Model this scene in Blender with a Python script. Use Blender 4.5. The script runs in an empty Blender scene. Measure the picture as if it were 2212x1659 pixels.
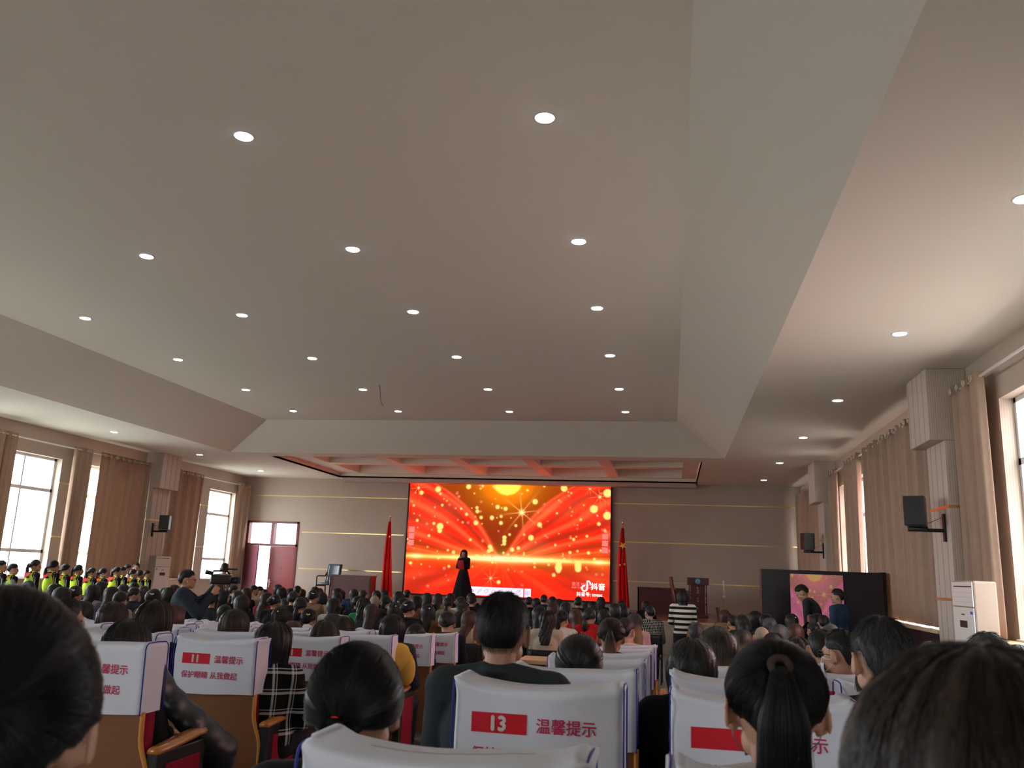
import bpy, bmesh, math, random
import numpy as np
from mathutils import Vector, Matrix, Euler
R = random.Random(7)
SC = bpy.context.scene
COL = SC.collection
# ---------------------------------------------------------------- camera
YAW, PIT, ROL, FPX = -0.18957125, 0.21952596, 0.03844092, 1834.0
_f = Vector((math.sin(YAW)*math.cos(PIT), math.cos(YAW)*math.cos(PIT), math.sin(PIT)))
_r = Vector((math.cos(YAW), -math.sin(YAW), 0)); _u = _r.cross(_f)
_r2 = _r*math.cos(ROL) + _u*math.sin(ROL); _u2 = -_r*math.sin(ROL) + _u*math.cos(ROL)
cd = bpy.data.cameras.new('camera'); cam = bpy.data.objects.new('camera', cd); COL.objects.link(cam)
cd.sensor_width = 36; cd.sensor_fit = 'HORIZONTAL'; cd.lens = FPX/2212*36; cd.clip_start = .02; cd.clip_end = 300
cd.dof.use_dof = True; cd.dof.focus_distance = 12.0; cd.dof.aperture_fstop = 8.0
M = Matrix((( _r2.x, _u2.x, -_f.x), (_r2.y, _u2.y, -_f.y), (_r2.z, _u2.z, -_f.z))).to_4x4()
M.translation = Vector((0, 0, 1.4)); cam.matrix_world = M
SC.camera = cam
# ---------------------------------------------------------------- world, exposure
w = bpy.data.worlds.new('overcast'); SC.world = w; w.use_nodes = True
bg = w.node_tree.nodes['Background']; bg.inputs[0].default_value = (.95, .98, 1.0, 1); bg.inputs[1].default_value = 14.5
SC.view_settings.view_transform = 'Standard'; SC.view_settings.look = 'None'
SC.view_settings.gamma = 1; SC.view_settings.use_curve_mapping = False
SC.view_settings.exposure = 0.22
LAMP = 28.0      # emission strength of the ceiling lamps
SCREEN = 1.9     # emission strength of the stage screen
SC.cycles.max_bounces = 8; SC.cycles.diffuse_bounces = 5; SC.cycles.glossy_bounces = 2
SC.cycles.transparent_max_bounces = 12; SC.cycles.sample_clamp_indirect = 4
SC.cycles.use_denoising = True

# ---------------------------------------------------------------- helpers
def tag(o, label=None, cat=None, group=None, kind=None):
    if label: o['label'] = label
    if cat: o['category'] = cat
    if group: o['group'] = group
    if kind: o['kind'] = kind
    return o
def empty(name, loc=(0,0,0), rz=0, label=None, cat=None, group=None):
    o = bpy.data.objects.new(name, None); COL.objects.link(o); o.empty_display_size = .1
    o.location = loc; o.rotation_euler = (0, 0, rz)
    return tag(o, label, cat, group)
_MC = {}
def nodes(name):
    m = bpy.data.materials.new(name); m.use_nodes = True
    return m, m.node_tree.nodes, m.node_tree.links, m.node_tree.nodes['Principled BSDF']
def mat(name, col, rough=.6, spec=.3, metal=0, noise=.06, nscale=8, bump=0, bscale=60, emit=None, es=0, coat=0):
    if name in _MC: return _MC[name]
    m, N, L, b = nodes(name)
    b.inputs['Roughness'].default_value = rough; b.inputs['Metallic'].default_value = metal
    b.inputs['Specular IOR Level'].default_value = spec; b.inputs['Coat Weight'].default_value = coat
    tc = N.new('ShaderNodeTexCoord'); nz = N.new('ShaderNodeTexNoise'); nz.inputs['Scale'].default_value = nscale
    nz.inputs['Detail'].default_value = 4; L.new(tc.outputs['Object'], nz.inputs['Vector'])
    mx = N.new('ShaderNodeMix'); mx.data_type = 'RGBA'
    mx.inputs['A'].default_value = (*[c*(1-noise) for c in col], 1); mx.inputs['B'].default_value = (*[min(1, c*(1+noise)) for c in col], 1)
    L.new(nz.outputs['Fac'], mx.inputs['Factor']); L.new(mx.outputs['Result'], b.inputs['Base Color'])
    if bump:
        n2 = N.new('ShaderNodeTexNoise'); n2.inputs['Scale'].default_value = bscale; L.new(tc.outputs['Object'], n2.inputs['Vector'])
        bp = N.new('ShaderNodeBump'); bp.inputs['Strength'].default_value = bump; bp.inputs['Distance'].default_value = .01
        L.new(n2.outputs['Fac'], bp.inputs['Height']); L.new(bp.outputs['Normal'], b.inputs['Normal'])
    if emit:
        b.inputs['Emission Color'].default_value = (*emit, 1); b.inputs['Emission Strength'].default_value = es
    _MC[name] = m; return m
def mnode(N, L, op, a, bval=None, c=None):
    n = N.new('ShaderNodeMath'); n.operation = op
    for i, v in enumerate((a, bval, c)):
        if v is None: continue
        if isinstance(v, (int, float)): n.inputs[i].default_value = v
        else: L.new(v, n.inputs[i])
    return n.outputs[0]
def rib_mat(name, col, pitch=.03, dark=.72, rough=.55, pitch_y=None):
    m, N, L, b = nodes(name); b.inputs['Roughness'].default_value = rough; b.inputs['Specular IOR Level'].default_value = .35
    g = N.new('ShaderNodeNewGeometry'); s = N.new('ShaderNodeSeparateXYZ'); L.new(g.outputs['Position'], s.inputs[0])
    u = mnode(N, L, 'DIVIDE', mnode(N, L, 'ADD', s.outputs[0], s.outputs[1]), pitch)
    if pitch_y:                             # broad joints on the faces towards the room, fine ribs on the return faces
        sn = N.new('ShaderNodeSeparateXYZ'); L.new(g.outputs['Normal'], sn.inputs[0]); k = mnode(N, L, 'GREATER_THAN', mnode(N, L, 'ABSOLUTE', sn.outputs[0]), .5)
        u = mnode(N, L, 'ADD', mnode(N, L, 'MULTIPLY', u, mnode(N, L, 'SUBTRACT', 1, k)), mnode(N, L, 'MULTIPLY', mnode(N, L, 'DIVIDE', s.outputs[1], pitch_y), k))
    fr = mnode(N, L, 'FRACT', u)
    tri = mnode(N, L, 'ABSOLUTE', mnode(N, L, 'SUBTRACT', fr, .5))          # 0 centre .5 groove
    gr = N.new('ShaderNodeMapRange'); gr.inputs[1].default_value = .38; gr.inputs[2].default_value = .5
    L.new(tri, gr.inputs[0])
    nz = N.new('ShaderNodeTexNoise'); nz.inputs['Scale'].default_value = 1.3; L.new(g.outputs['Position'], nz.inputs['Vector'])
    v = mnode(N, L, 'MULTIPLY_ADD', nz.outputs['Fac'], .12, .94)
    mx = N.new('ShaderNodeMix'); mx.data_type = 'RGBA'; mx.inputs['A'].default_value = (*col, 1); mx.inputs['B'].default_value = (*[c*dark for c in col], 1)
    L.new(gr.outputs[0], mx.inputs['Factor'])
    hs = N.new('ShaderNodeHueSaturation'); L.new(mx.outputs['Result'], hs.inputs['Color']); L.new(v, hs.inputs['Value'])
    L.new(hs.outputs[0], b.inputs['Base Color'])
    bp = N.new('ShaderNodeBump'); bp.invert = True; bp.inputs['Strength'].default_value = .35; bp.inputs['Distance'].default_value = .004
    L.new(gr.outputs[0], bp.inputs['Height']); L.new(bp.outputs['Normal'], b.inputs['Normal'])
    _MC[name] = m; return m
def wood_mat(name, c1, c2, rough=.35, scale=(3, 3, 30), coat=.15):
    m, N, L, b = nodes(name); b.inputs['Roughness'].default_value = rough; b.inputs['Coat Weight'].default_value = coat
    tc = N.new('ShaderNodeTexCoord'); mp = N.new('ShaderNodeMapping'); mp.inputs['Scale'].default_value = scale
    nz = N.new('ShaderNodeTexNoise'); nz.inputs['Scale'].default_value = 1.5; nz.inputs['Detail'].default_value = 6; nz.inputs['Distortion'].default_value = 1.2
    L.new(tc.outputs['Object'], mp.inputs[0]); L.new(mp.outputs[0], nz.inputs['Vector'])
    mx = N.new('ShaderNodeMix'); mx.data_type = 'RGBA'; mx.inputs['A'].default_value = (*c1, 1); mx.inputs['B'].default_value = (*c2, 1)
    L.new(nz.outputs['Fac'], mx.inputs['Factor']); L.new(mx.outputs['Result'], b.inputs['Base Color']); _MC[name] = m; return m

class MB:
    def __init__(s): s.bm = bmesh.new()
    def box(s, x0, x1, y0, y1, z0, z1, bev=0, mi=0):
        r = bmesh.ops.create_cube(s.bm, size=1); vs = r['verts']
        for v in vs:
            v.co = Vector(((x0+x1)/2 + v.co.x*(x1-x0), (y0+y1)/2 + v.co.y*(y1-y0), (z0+z1)/2 + v.co.z*(z1-z0)))
        fs = {f for v in vs for f in v.link_faces}
        for f in fs: f.material_index = mi
        if bev:
            es = list({e for v in vs for e in v.link_edges})
            bmesh.ops.bevel(s.bm, geom=es, offset=bev, segments=2, affect='EDGES', profile=.5)
        return s
    def quad(s, *pts, mi=0):
        f = s.bm.faces.new([s.bm.verts.new(p) for p in pts]); f.material_index = mi; return s
    def tube(s, pts, rad, n=10, cap=True, flat=1.0, up=None):
        """sweep of circles; rad scalar or list"""
        P = [Vector(p) for p in pts]; rings = []
        if not hasattr(rad, '__len__'): rad = [rad]*len(P)
        prev = None
        for i, p in enumerate(P):
            d = (P[min(i+1, len(P)-1)] - P[max(i-1, 0)])
            if d.length < 1e-9: d = Vector((0, 0, 1))
            d.normalize()
            if up is not None: a = Vector(up)
            elif prev is not None: a = prev
            else: a = Vector((0, 0, 1)) if abs(d.z) < .9 else Vector((1, 0, 0))
            x = d.cross(a)
            if x.length < 1e-6: x = d.cross(Vector((.3, 1, .2)))
            x.normalize(); y = x.cross(d).normalized(); prev = y
            rings.append([s.bm.verts.new(p + x*(math.cos(2*math.pi*k/n)*rad[i]) + y*(math.sin(2*math.pi*k/n)*rad[i]*flat)) for k in range(n)])
        for a, b in zip(rings, rings[1:]):
            for k in range(n): s.bm.faces.new((a[k], a[(k+1) % n], b[(k+1) % n], b[k]))
        if cap:
            s.bm.faces.new(list(reversed(rings[0]))); s.bm.faces.new(rings[-1])
        return s
    def ell(s, c, r, rot=None, u=20, v=12):
        g = bmesh.ops.create_uvsphere(s.bm, u_segments=u, v_segments=v, radius=1)
        m = Matrix.Translation(Vector(c)) @ (rot.to_matrix().to_4x4() if rot else Matrix.Identity(4)) @ Matrix.Diagonal((*r, 1))
        bmesh.ops.transform(s.bm, matrix=m, verts=g['verts']); return s
    def grid(s, P, close_u=False, close_v=False, mi=0, uv=None):
        """P[i][j] points"""
        V = [[s.bm.verts.new(p) for p in row] for row in P]; nu, nv = len(P), len(P[0])
        for i in range(nu - (0 if close_u else 1)):
            for j in range(nv - (0 if close_v else 1)):
                f = s.bm.faces.new((V[i][j], V[(i+1) % nu][j], V[(i+1) % nu][(j+1) % nv], V[i][(j+1) % nv])); f.material_index = mi
        return V
    def prism(s, pts, axis, a, b):
        """polygon pts (2D) extruded along axis 'x','y','z' from a to b"""
        def mk(p, t):
            return {'x': (t, p[0], p[1]), 'y': (p[0], t, p[1]), 'z': (p[0], p[1], t)}[axis]
        A = [s.bm.verts.new(mk(p, a)) for p in pts]; B = [s.bm.verts.new(mk(p, b)) for p in pts]
        n = len(pts)
        s.bm.faces.new(A); s.bm.faces.new(list(reversed(B)))
        for i in range(n): s.bm.faces.new((A[i], B[i], B[(i+1) % n], A[(i+1) % n]))
        return s
    def mesh(s, name, smooth=False):
        bmesh.ops.recalc_face_normals(s.bm, faces=s.bm.faces)
        me = bpy.data.meshes.new(name); s.bm.to_mesh(me); s.bm.free()
        if smooth: me.shade_smooth()
        return me
    def build(s, name, m, parent=None, smooth=False, loc=None, kind=None):
        me = s.mesh(name, smooth)
        return link(name, me, m, parent, loc, kind)
def link(name, me, m, parent=None, loc=None, kind=None, oslot=False):
    ms = m if isinstance(m, (list, tuple)) else [m]
    while len(me.materials) < len(ms): me.materials.append(ms[len(me.materials)])
    o = bpy.data.objects.new(name, me); COL.objects.link(o)
    if oslot:
        for i, mm in enumerate(ms): o.material_slots[i].link = 'OBJECT'; o.material_slots[i].material = mm
    if parent: o.parent = parent
    if loc: o.location = loc
    if kind: o['kind'] = kind
    return o
def struct(name, mb, m, smooth=False, parent=None):
    o = mb.build(name, m, parent, smooth)
    if not parent: o['kind'] = 'structure'
    return o
_TX = {}
def text_mesh(s, size=1.0, bold=0.0, extr=.0005, align='LEFT', space=1.0):
    key = (s, size, bold, extr, align, space)
    if key in _TX: return _TX[key]
    cu = bpy.data.curves.new('t', 'FONT'); cu.body = s; cu.size = size; cu.offset = bold; cu.extrude = extr
    cu.align_x = align; cu.space_character = space; cu.resolution_u = 3
    o = bpy.data.objects.new('t', cu); COL.objects.link(o)
    dg = bpy.context.evaluated_depsgraph_get(); me = bpy.data.meshes.new_from_object(o.evaluated_get(dg))
    bpy.data.objects.remove(o); bpy.data.curves.remove(cu); me.name = 'lettering'
    me.materials.clear(); _TX[key] = me; return me
def copy_tree(o, parent=None):
    c = o.copy(); COL.objects.link(c)
    if parent is not None: c.parent = parent
    for ch in o.children: copy_tree(ch, c)
    return c
def sm(a, b, x):
    t = max(0, min(1, (x-a)/(b-a))); return t*t*(3-2*t)

# ---------------------------------------------------------------- room constants
XL, XR, YB, YF, ZC = -15.04, 4.06, 28.5, -9.0, 4.45
ZFLAT, ZST = -.37, .40
def floor_z(y): return .04 if y < 2.4 else (.04-.05135*(y-2.4) if y < 10.385 else ZFLAT)
PIL = (3.3, 12.53, 22.3)          # near faces of the wall pillars
# ---------------------------------------------------------------- materials of the room
m_ceil = mat('ceiling_paint', (.81, .79, .695), .85, .1, noise=.015, nscale=.5, bump=.03, bscale=30)
m_wall = rib_mat('ribbed_wall_panel', (.47, .395, .325))
m_pil = rib_mat('pillar_panel', (.56, .485, .42), pitch=.03, dark=.55, pitch_y=.24)
m_floor = mat('floor_tile', (.27, .25, .23), .35, .4, noise=.1, nscale=3)
m_stage = mat('stage_floor', (.26, .085, .065), .25, .5, noise=.12, nscale=4)
m_gold = mat('gold_strip', (.85, .68, .32), .28, .5, metal=.9)
m_white = mat('white_plastic', (.78, .77, .74), .4, .4, noise=.02)
m_frame = mat('white_aluminium', (.75, .75, .75), .4, .4, noise=.02)
m_black = mat('black_plastic', (.012, .013, .014), .42, .4)
m_sill = mat('sill_board', (.66, .50, .30), .4, .4, noise=.1)
m_dark = mat('black_panel', (.02, .02, .022), .5, .3)

# ---------------------------------------------------------------- floor and stage
b = MB()
b.quad((XL, YF, .04), (XR, YF, .04), (XR, 2.4, .04), (XL, 2.4, .04)); b.quad((XL, 2.4, .04), (XR, 2.4, .04), (XR, 10.385, ZFLAT), (XL, 10.385, ZFLAT))
b.quad((XL, 10.385, ZFLAT), (XR, 10.385, ZFLAT), (XR, YB, ZFLAT), (XL, YB, ZFLAT))
struct('floor', b, m_floor)
SX0, SX1, SY = -12.55, 1.15, 22.0
b = MB(); b.box(SX0, SX1, SY, YB, ZFLAT, ZST - .04); struct('trim_1', b, rib_mat('stage_front_panel', (.62, .55, .44), pitch=.05))
b = MB(); b.box(SX0 - .02, SX1 + .02, SY - .03, YB, ZST - .045, ZST); struct('floor.001', b, m_stage)
b = MB(); b.box(SX0 - .03, SX1 + .03, SY - .045, SY - .03, ZST - .05, ZST + .004); struct('trim_2', b, mat('stage_nosing', (.70, .55, .30), .35, .5))
# ---------------------------------------------------------------- ceiling: soffit, raised coffer, coffered stage bay
b = MB()
hx0, hx1, hy0, hy1 = -12.25, 1.34, -4.0, 22.0     # rim of the big coffer
ux0, ux1, uy0, uy1, UZ = -10.62, .155, -2.6, 20.8, 5.17
tx0, tx1, ty0, ty1 = -11.35, .78, 22.75, 28.0     # stage bay
b.box(XL, hx0, YF, YB, ZC, ZC+.05).box(hx1, XR, YF, YB, ZC, ZC+.05).box(hx0, hx1, YF, hy0, ZC, ZC+.05)
b.box(hx0, hx1, hy1, ty0, ZC, ZC+.05).box(hx0, tx0, ty0, YB, ZC, ZC+.05).box(tx1, hx1, ty0, YB, ZC, ZC+.05).box(tx0, tx1, ty1, YB, ZC, ZC+.05)
lo = [(hx0, hy0, ZC), (hx1, hy0, ZC), (hx1, hy1, ZC), (hx0, hy1, ZC)]; up = [(ux0, uy0, UZ), (ux1, uy0, UZ), (ux1, uy1, UZ), (ux0, uy1, UZ)]
for i in range(4): b.quad(lo[i], lo[(i+1) % 4], up[(i+1) % 4], up[i])
b.quad(*up)
# stage bay: step, beams, five by two coffers
BZ, CZ = ZC+.15, ZC+.42
b.box(tx0-.03, tx0, ty0, ty1, ZC, BZ).box(tx1, tx1+.03, ty0, ty1, ZC, BZ).box(tx0, tx1, ty0-.03, ty0, ZC, BZ).box(tx0, tx1, ty1, ty1+.03, ZC, BZ)
b.box(tx0, tx1, ty0, ty1, CZ, CZ+.05)
bx0, bx1 = tx0+.75, tx1-.45; by0, by1 = ty0+.25, ty1-.15
b.box(tx0, bx0, ty0, ty1, BZ, CZ).box(bx1, tx1, ty0, ty1, BZ, CZ).box(bx0, bx1, ty0, by0, BZ, CZ).box(bx0, bx1, by1, ty1, BZ, CZ)
b.box(bx0, bx1, (by0+by1)/2-.22, (by0+by1)/2+.22, BZ, CZ)
cwid = (bx1-bx0)/5
for k in range(1, 5):
    xx = bx0 + cwid*k
    b.box(xx-.17, xx+.17, by0, (by0+by1)/2-.22, BZ, CZ).box(xx-.17, xx+.17, (by0+by1)/2+.22, by1, BZ, CZ)
struct('ceiling', b, m_ceil)
b = MB(); b.box(tx0+.1, tx1, 28.0, YB, ZC-.13, ZC-.002); struct('trim_3', b, m_wall)
# ---------------------------------------------------------------- walls with window openings
ZS, ZT = .84, 3.78
WIN_L = [(-8.0, -4.6), (-4.0, -.6), (5.8, 7.6), (8.3, 11.4), (14.6, 18.85), (19.45, 21.85), (23.9, 25.48), (25.98, 27.7)]  # openings behind the camera are unseen, added to light the seat backs
WIN_R = [(-8.0, -4.6), (6.3, 7.6), (8.3, 11.4), (14.5, 17.75), (18.15, 20.35), (20.85, 22.0), (23.9, 25.48), (25.98, 27.9)]  # the opening behind the camera is likewise unseen, added for rear light
def side_wall(name, x0, x1, wins):
    b = MB(); b.box(x0, x1, YF, YB, -.6, ZS).box(x0, x1, YF, YB, ZT, ZC)
    ys = [YF] + [v for ab in wins for v in ab] + [YB]
    for a, c in zip(ys[::2], ys[1::2]): b.box(x0, x1, a, c, ZS, ZT)
    struct(name, b, m_wall)
side_wall('wall_left', XL-.3, XL, WIN_L); side_wall('wall_right', XR, XR+.3, WIN_R)
DX0, DX1, DZ = -14.88, -12.92, 2.90
b = MB(); b.box(XL-.3, DX0, YB, YB+.25, -.6, ZC).box(DX0, DX1, YB, YB+.25, DZ, ZC).box(DX1, XR+.3, YB, YB+.25, -.6, ZC)
struct('wall_back', b, m_wall)
b = MB(); b.box(XL-.3, XR+.3, YF-.2, YF, -.6, 5.6); struct('wall_front', b, m_wall)
# pillars with boxed heads
n = 4
for side in (-1, 1):
    X = XL if side < 0 else XR
    for y in PIL:
        b = MB(); d1, d2 = .34*side, .53*side
        xs = sorted((X, X-d1)); b.box(xs[0], xs[1], y, y+.85, -.6, 3.43, .012)
        xs = sorted((X, X-d2)); b.box(xs[0], xs[1], y, y+.98, 3.43, ZC-.002, .012)
        struct('trim_%d' % n, b, m_pil); n += 1
        for z in (3.47, 2.52, 1.28):                       # gold bands round the pillar
            b = MB(); xs = sorted((X, X-d1-.004*side)); b.box(xs[0], xs[1], y-.004, y+.854, z-.02, z+.02)
            if z < 3.43: struct('trim_%d' % n, b, m_gold); n += 1
            else: b.bm.free()
for z in (3.8, 2.55, 1.30):                                 # gold bands on the back wall
    for x0, x1 in ((XL, DX1-.02 if z < 2.9 else -8.98), (-1.87, XR)):
        if z < 2.9 and x0 == XL: x0, x1 = DX1+.12, -9.05
        b = MB(); b.box(x0, x1, YB-.006, YB, z-.017, z+.017); struct('trim_%d' % n, b, m_gold); n += 1
for side, X in ((-1, XL), (1, XR)):
    for wl in ((WIN_L if side < 0 else WIN_R),):
        for (a, c), (a2, c2) in zip(wl, wl[1:]):
            if a2 - c < 1.2:
                for z in (3.2, 1.87):
                    b = MB(); b.box(X-.006, X+.006, c, a2, z-.017, z+.017); struct('trim_%d' % n, b, m_gold); n += 1
# dark ledge front under the right hand windows
b = MB(); b.box(3.80, XR, 13.5, 22.2, -.37, ZS-.05); struct('trim_%d' % n, b, m_dark); n += 1
b = MB(); b.box(3.72, XR, 13.45, 22.25, ZS-.05, ZS); struct('trim_%d' % n, b, m_sill); n += 1
b = MB(); b.box(3.80, XR, 4.2, 11.9, -.37, ZS-.05); struct('trim_%d' % n, b, m_pil); n += 1
b = MB(); b.box(3.72, XR, 4.15, 11.95, ZS-.05, ZS); struct('trim_%d' % n, b, m_sill); n += 1
# ---------------------------------------------------------------- windows
mg, N_, L_, pb = nodes('window_glass')
N_.remove(pb); o_ = N_['Material Output']; tr = N_.new('ShaderNodeBsdfTransparent'); gl = N_.new('ShaderNodeBsdfGlossy'); gl.inputs['Roughness'].default_value = .03
tr.inputs[0].default_value = (.96, .97, .97, 1); ms_ = N_.new('ShaderNodeMixShader'); ms_.inputs[0].default_value = .05
L_.new(tr.outputs[0], ms_.inputs[1]); L_.new(gl.outputs[0], ms_.inputs[2]); L_.new(ms_.outputs[0], o_.inputs['Surface'])
m_glass = mg
wn = 1
def window(side, y0, y1):
    global wn
    X = XL-.2 if side < 0 else XR+.2
    b = MB(); x0, x1 = X-.035, X+.035
    b.box(x0, x1, y0, y0+.07, ZS, ZT).box(x0, x1, y1-.07, y1, ZS, ZT).box(x0, x1, y0, y1, ZS, ZS+.06).box(x0, x1, y0, y1, ZT-.06, ZT)
    b.box(x0, x1, y0, y1, 2.94, 3.02).box(x0, x1, y0, y1, 1.46, 1.54)
    k = max(1, round((y1-y0)/1.15)); 
    for i in range(1, k):
        y = y0 + (y1-y0)*i/k; b.box(x0+.01, x1-.01, y-.022, y+.022, ZS, ZT)
    fr = struct('window_%d' % wn, b, m_frame)
    for za, zb in ((ZS+.06, 1.46), (1.54, 2.94), (3.02, ZT-.06)):
        q = MB(); q.box(X-.004, X+.004, y0+.07, y1-.07, za, zb); q.build('pane', m_glass, fr)
    s = MB(); xs = sorted((XL-.28, XL+.04)) if side < 0 else sorted((XR-.04, XR+.28))
    s.box(xs[0], xs[1], y0, y1, ZS-.001, ZS+.025); s.build('window_sill', m_frame, fr)
    wn += 1
for a, c in WIN_L: window(-1, a, c)
for a, c in WIN_R: window(1, a, c)
# light portals in the window openings
for side, wins in ((-1, WIN_L), (1, WIN_R)):
    for a, c in wins:
        ld = bpy.data.lights.new('window_portal', 'AREA'); ld.shape = 'RECTANGLE'; ld.size = ZT-ZS; ld.size_y = c-a
        ld.cycles.is_portal = True
        o = bpy.data.objects.new('window_portal', ld); COL.objects.link(o)
        o.location = (XL-.27 if side < 0 else XR+.27, (a+c)/2, (ZS+ZT)/2)
        o.rotation_euler = (0, math.radians(-90 if side < 0 else 90), 0)
# ---------------------------------------------------------------- ceiling lamps
m_lamp = mat('lamp_diffuser', (.9, .9, .9), .5, emit=(.86, .93, 1.0), es=LAMP)
m_ring = mat('lamp_ring', (.85, .85, .85), .3, .5)
def disc(r, z, n=28):
    b = MB(); b.tube([(0, 0, z), (0, 0, z-.004)], [r, r*.96], n=n); return b
rings = MB(); rings.tube([(0, 0, 0), (0, 0, -.006)], [.098, .092], n=28); me_ring = rings.mesh('downlight', True)
me_disc = disc(.082, -.0061).mesh('diffuser')
def downlight(x, y, z, label, group):
    o = link('downlight', me_ring, m_ring, None, (x, y, z)); tag(o, label, 'ceiling light', group)
    link('diffuser', me_disc, m_lamp, o)
GX = (-9.30, -6.56, -3.79, -1.04); GY = (6.43, 9.17, 11.68, 14.37, 17.08, 19.55)
ordx = ('leftmost', 'second from left', 'second from right', 'rightmost')
ordy = ('nearest', 'second', 'third', 'fourth', 'fifth', 'farthest')
for j, y in enumerate(GY):
    for i, x in enumerate(GX):
        if j == 0 and i < 2 or (j == 1 and i == 0): lab = 'recessed lamp beyond the left picture edge, %s column, %s row of the raised ceiling' % (ordx[i].replace('leftmost', 'outer').replace('second from left', 'inner'), ordy[j])
        else: lab = 'round lit downlight, %s in the %s row of the raised ceiling' % (ordx[i], ordy[j])
        downlight(x, y, UZ, lab, 'downlights in the raised ceiling')
for j, y in enumerate((6.85, 10.7, 14.75, 18.64, 22.74, 26.68)):
    downlight(2.76, y, ZC, 'round lit downlight in the low right-hand ceiling strip, %s along it' % ordy[j], 'downlights in the right ceiling strip')
for j, y in enumerate((18.63, 22.6, 26.45)):
    downlight(-13.55, y, ZC, 'round lit downlight in the low left-hand ceiling strip, %s of three' % ('nearest', 'middle', 'farthest')[j], 'downlights in the left ceiling strip')
# ================================================================ curtains
def curtain_mat(name, col, tl):
    m, N, L, b = nodes(name); b.inputs['Roughness'].default_value = .85; b.inputs['Specular IOR Level'].default_value = .15
    tc = N.new('ShaderNodeTexCoord'); nz = N.new('ShaderNodeTexNoise'); nz.inputs['Scale'].default_value = 6; L.new(tc.outputs['Object'], nz.inputs['Vector'])
    mx = N.new('ShaderNodeMix'); mx.data_type = 'RGBA'; mx.inputs['A'].default_value = (*[c*.88 for c in col], 1); mx.inputs['B'].default_value = (*[c*1.1 for c in col], 1)
    L.new(nz.outputs['Fac'], mx.inputs['Factor']); L.new(mx.outputs['Result'], b.inputs['Base Color'])
    t = N.new('ShaderNodeBsdfTranslucent'); t.inputs[0].default_value = (*tl, 1)
    s = N.new('ShaderNodeMixShader'); s.inputs[0].default_value = .15
    L.new(b.outputs[0], s.inputs[1]); L.new(t.outputs[0], s.inputs[2]); L.new(s.outputs[0], N['Material Output'].inputs['Surface'])
    return m
m_curt = curtain_mat('curtain_cloth', (.42, .295, .225), (.42, .28, .19))
m_rod = mat('rod_white', (.75, .73, .70), .3, .5); m_grom = mat('grommet', (.62, .58, .45), .3, .5, metal=.5)
def curtain(side, y0, y1, label, group, amp=.055, pitch=.17, seed=0, spread=0.0, rings=True, drop=0.0):
    X = XL if side < 0 else XR; off = .20
    r = random.Random(seed); n = max(8, int((y1-y0)/.022)); rows = 16
    ph = r.random()*6; nf = (y1-y0)/pitch
    P = []
    for i in range(rows+1):
        t = i/rows; z = 4.14 - t*(4.14-.87+drop); row = []
        for j in range(n+1):
            s = j/n; a = 2*math.pi*nf*s + ph + .25*math.sin(3*t+5*s+seed)
            am = 1.35*amp*(.55+.45*math.sin(2.3*s*nf+seed))*(1-.25*t)
            y = y0 + (y1-y0)*s + spread*t*(s-.5)*(1 if side > 0 else 1) + .010*math.sin(2*a)
            x = (off + am*math.sin(a) + .03*t*math.sin(7*s+seed)); row.append((X - side*x, y, z))
        P.append(row)
    b = MB(); b.grid(P); o = b.build('curtain', m_curt, None, True)
    md = o.modifiers.new('s', 'SOLIDIFY'); md.thickness = .006
    tag(o, label, 'curtain', group)
    if rings:
        k = max(3, int((y1-y0)/.24))
        for i in range(min(k, 12)):
            yy = y0 + (y1-y0)*(i+.5)/k
            g = MB(); th = [2*math.pi*q/14 for q in range(14)]; c = Vector((X-side*(off+1.3*amp+.012), yy, 4.06))
            pts = [c + Vector((0, math.cos(a)*.035, math.sin(a)*.035)) for a in th]
            for q in range(14): g.tube([pts[q], pts[(q+1) % 14]], .011, n=6, cap=False)
            g.build('grommet', m_grom, o, True)
    return o
def rod(side, y0, y1, label):
    X = XL if side < 0 else XR
    b = MB(); b.tube([(X-side*.20, y0, 4.07), (X-side*.20, y1, 4.07)], .018, n=12).ell((X-side*.20, y0, 4.07), (.03, .03, .03)).ell((X-side*.20, y1, 4.07), (.03, .03, .03))
    for y in (y0+.1, y1-.1): b.box(*sorted((X, X-side*.21)), y-.012, y+.012, 4.05, 4.09)
    tag(b.build('curtain_rod', m_rod, None, True), label, 'curtain rod', 'curtain rods')
GL, GR = 'curtains along the left windows', 'curtains along the right windows'
curtain(-1, 16.35, 17.0, 'bunched brown curtain at the left picture edge, left of the first bright window', GL, seed=1, pitch=.13, rings=False)
curtain(-1, 19.0, 19.62, 'narrow brown curtain gathered between the two nearest left windows', GL, seed=2, pitch=.12, rings=False)
curtain(-1, 19.98, 22.28, 'wide brown curtain drawn beside the left pillar, on its near side', GL, seed=3, amp=.04, pitch=.28)
curtain(-1, 23.4, 25.08, 'brown curtain behind the left air conditioner, just past the left pillar', GL, seed=4, pitch=.17)
curtain(-1, 27.5, 28.42, 'narrow brown curtain in the far left corner beside the doors', GL, seed=5, pitch=.15, rings=False)
curtain(1, 11.35, 12.45, 'peach-brown curtain on the near side of the near right pillar, beside the brightest window', GR, seed=6, pitch=.15, spread=.1)
curtain(1, 13.6, 18.1, 'widest peach-brown curtain, behind the near right loudspeaker', GR, seed=7, amp=.06, pitch=.2)
curtain(1, 18.62, 20.28, 'peach-brown curtain in the middle of the right wall, a bright slit on each side', GR, seed=8, pitch=.17)
curtain(1, 21.2, 22.25, 'narrow peach-brown curtain just before the far right pillar', GR, seed=9, pitch=.14)
curtain(1, 23.3, 28.1, 'long reddish-brown curtain in the far right corner behind the far loudspeaker', GR, seed=10, amp=.05, pitch=.19)
rod(-1, 13.9, 22.2, 'white curtain rod above the windows before the left pillar')
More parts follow.
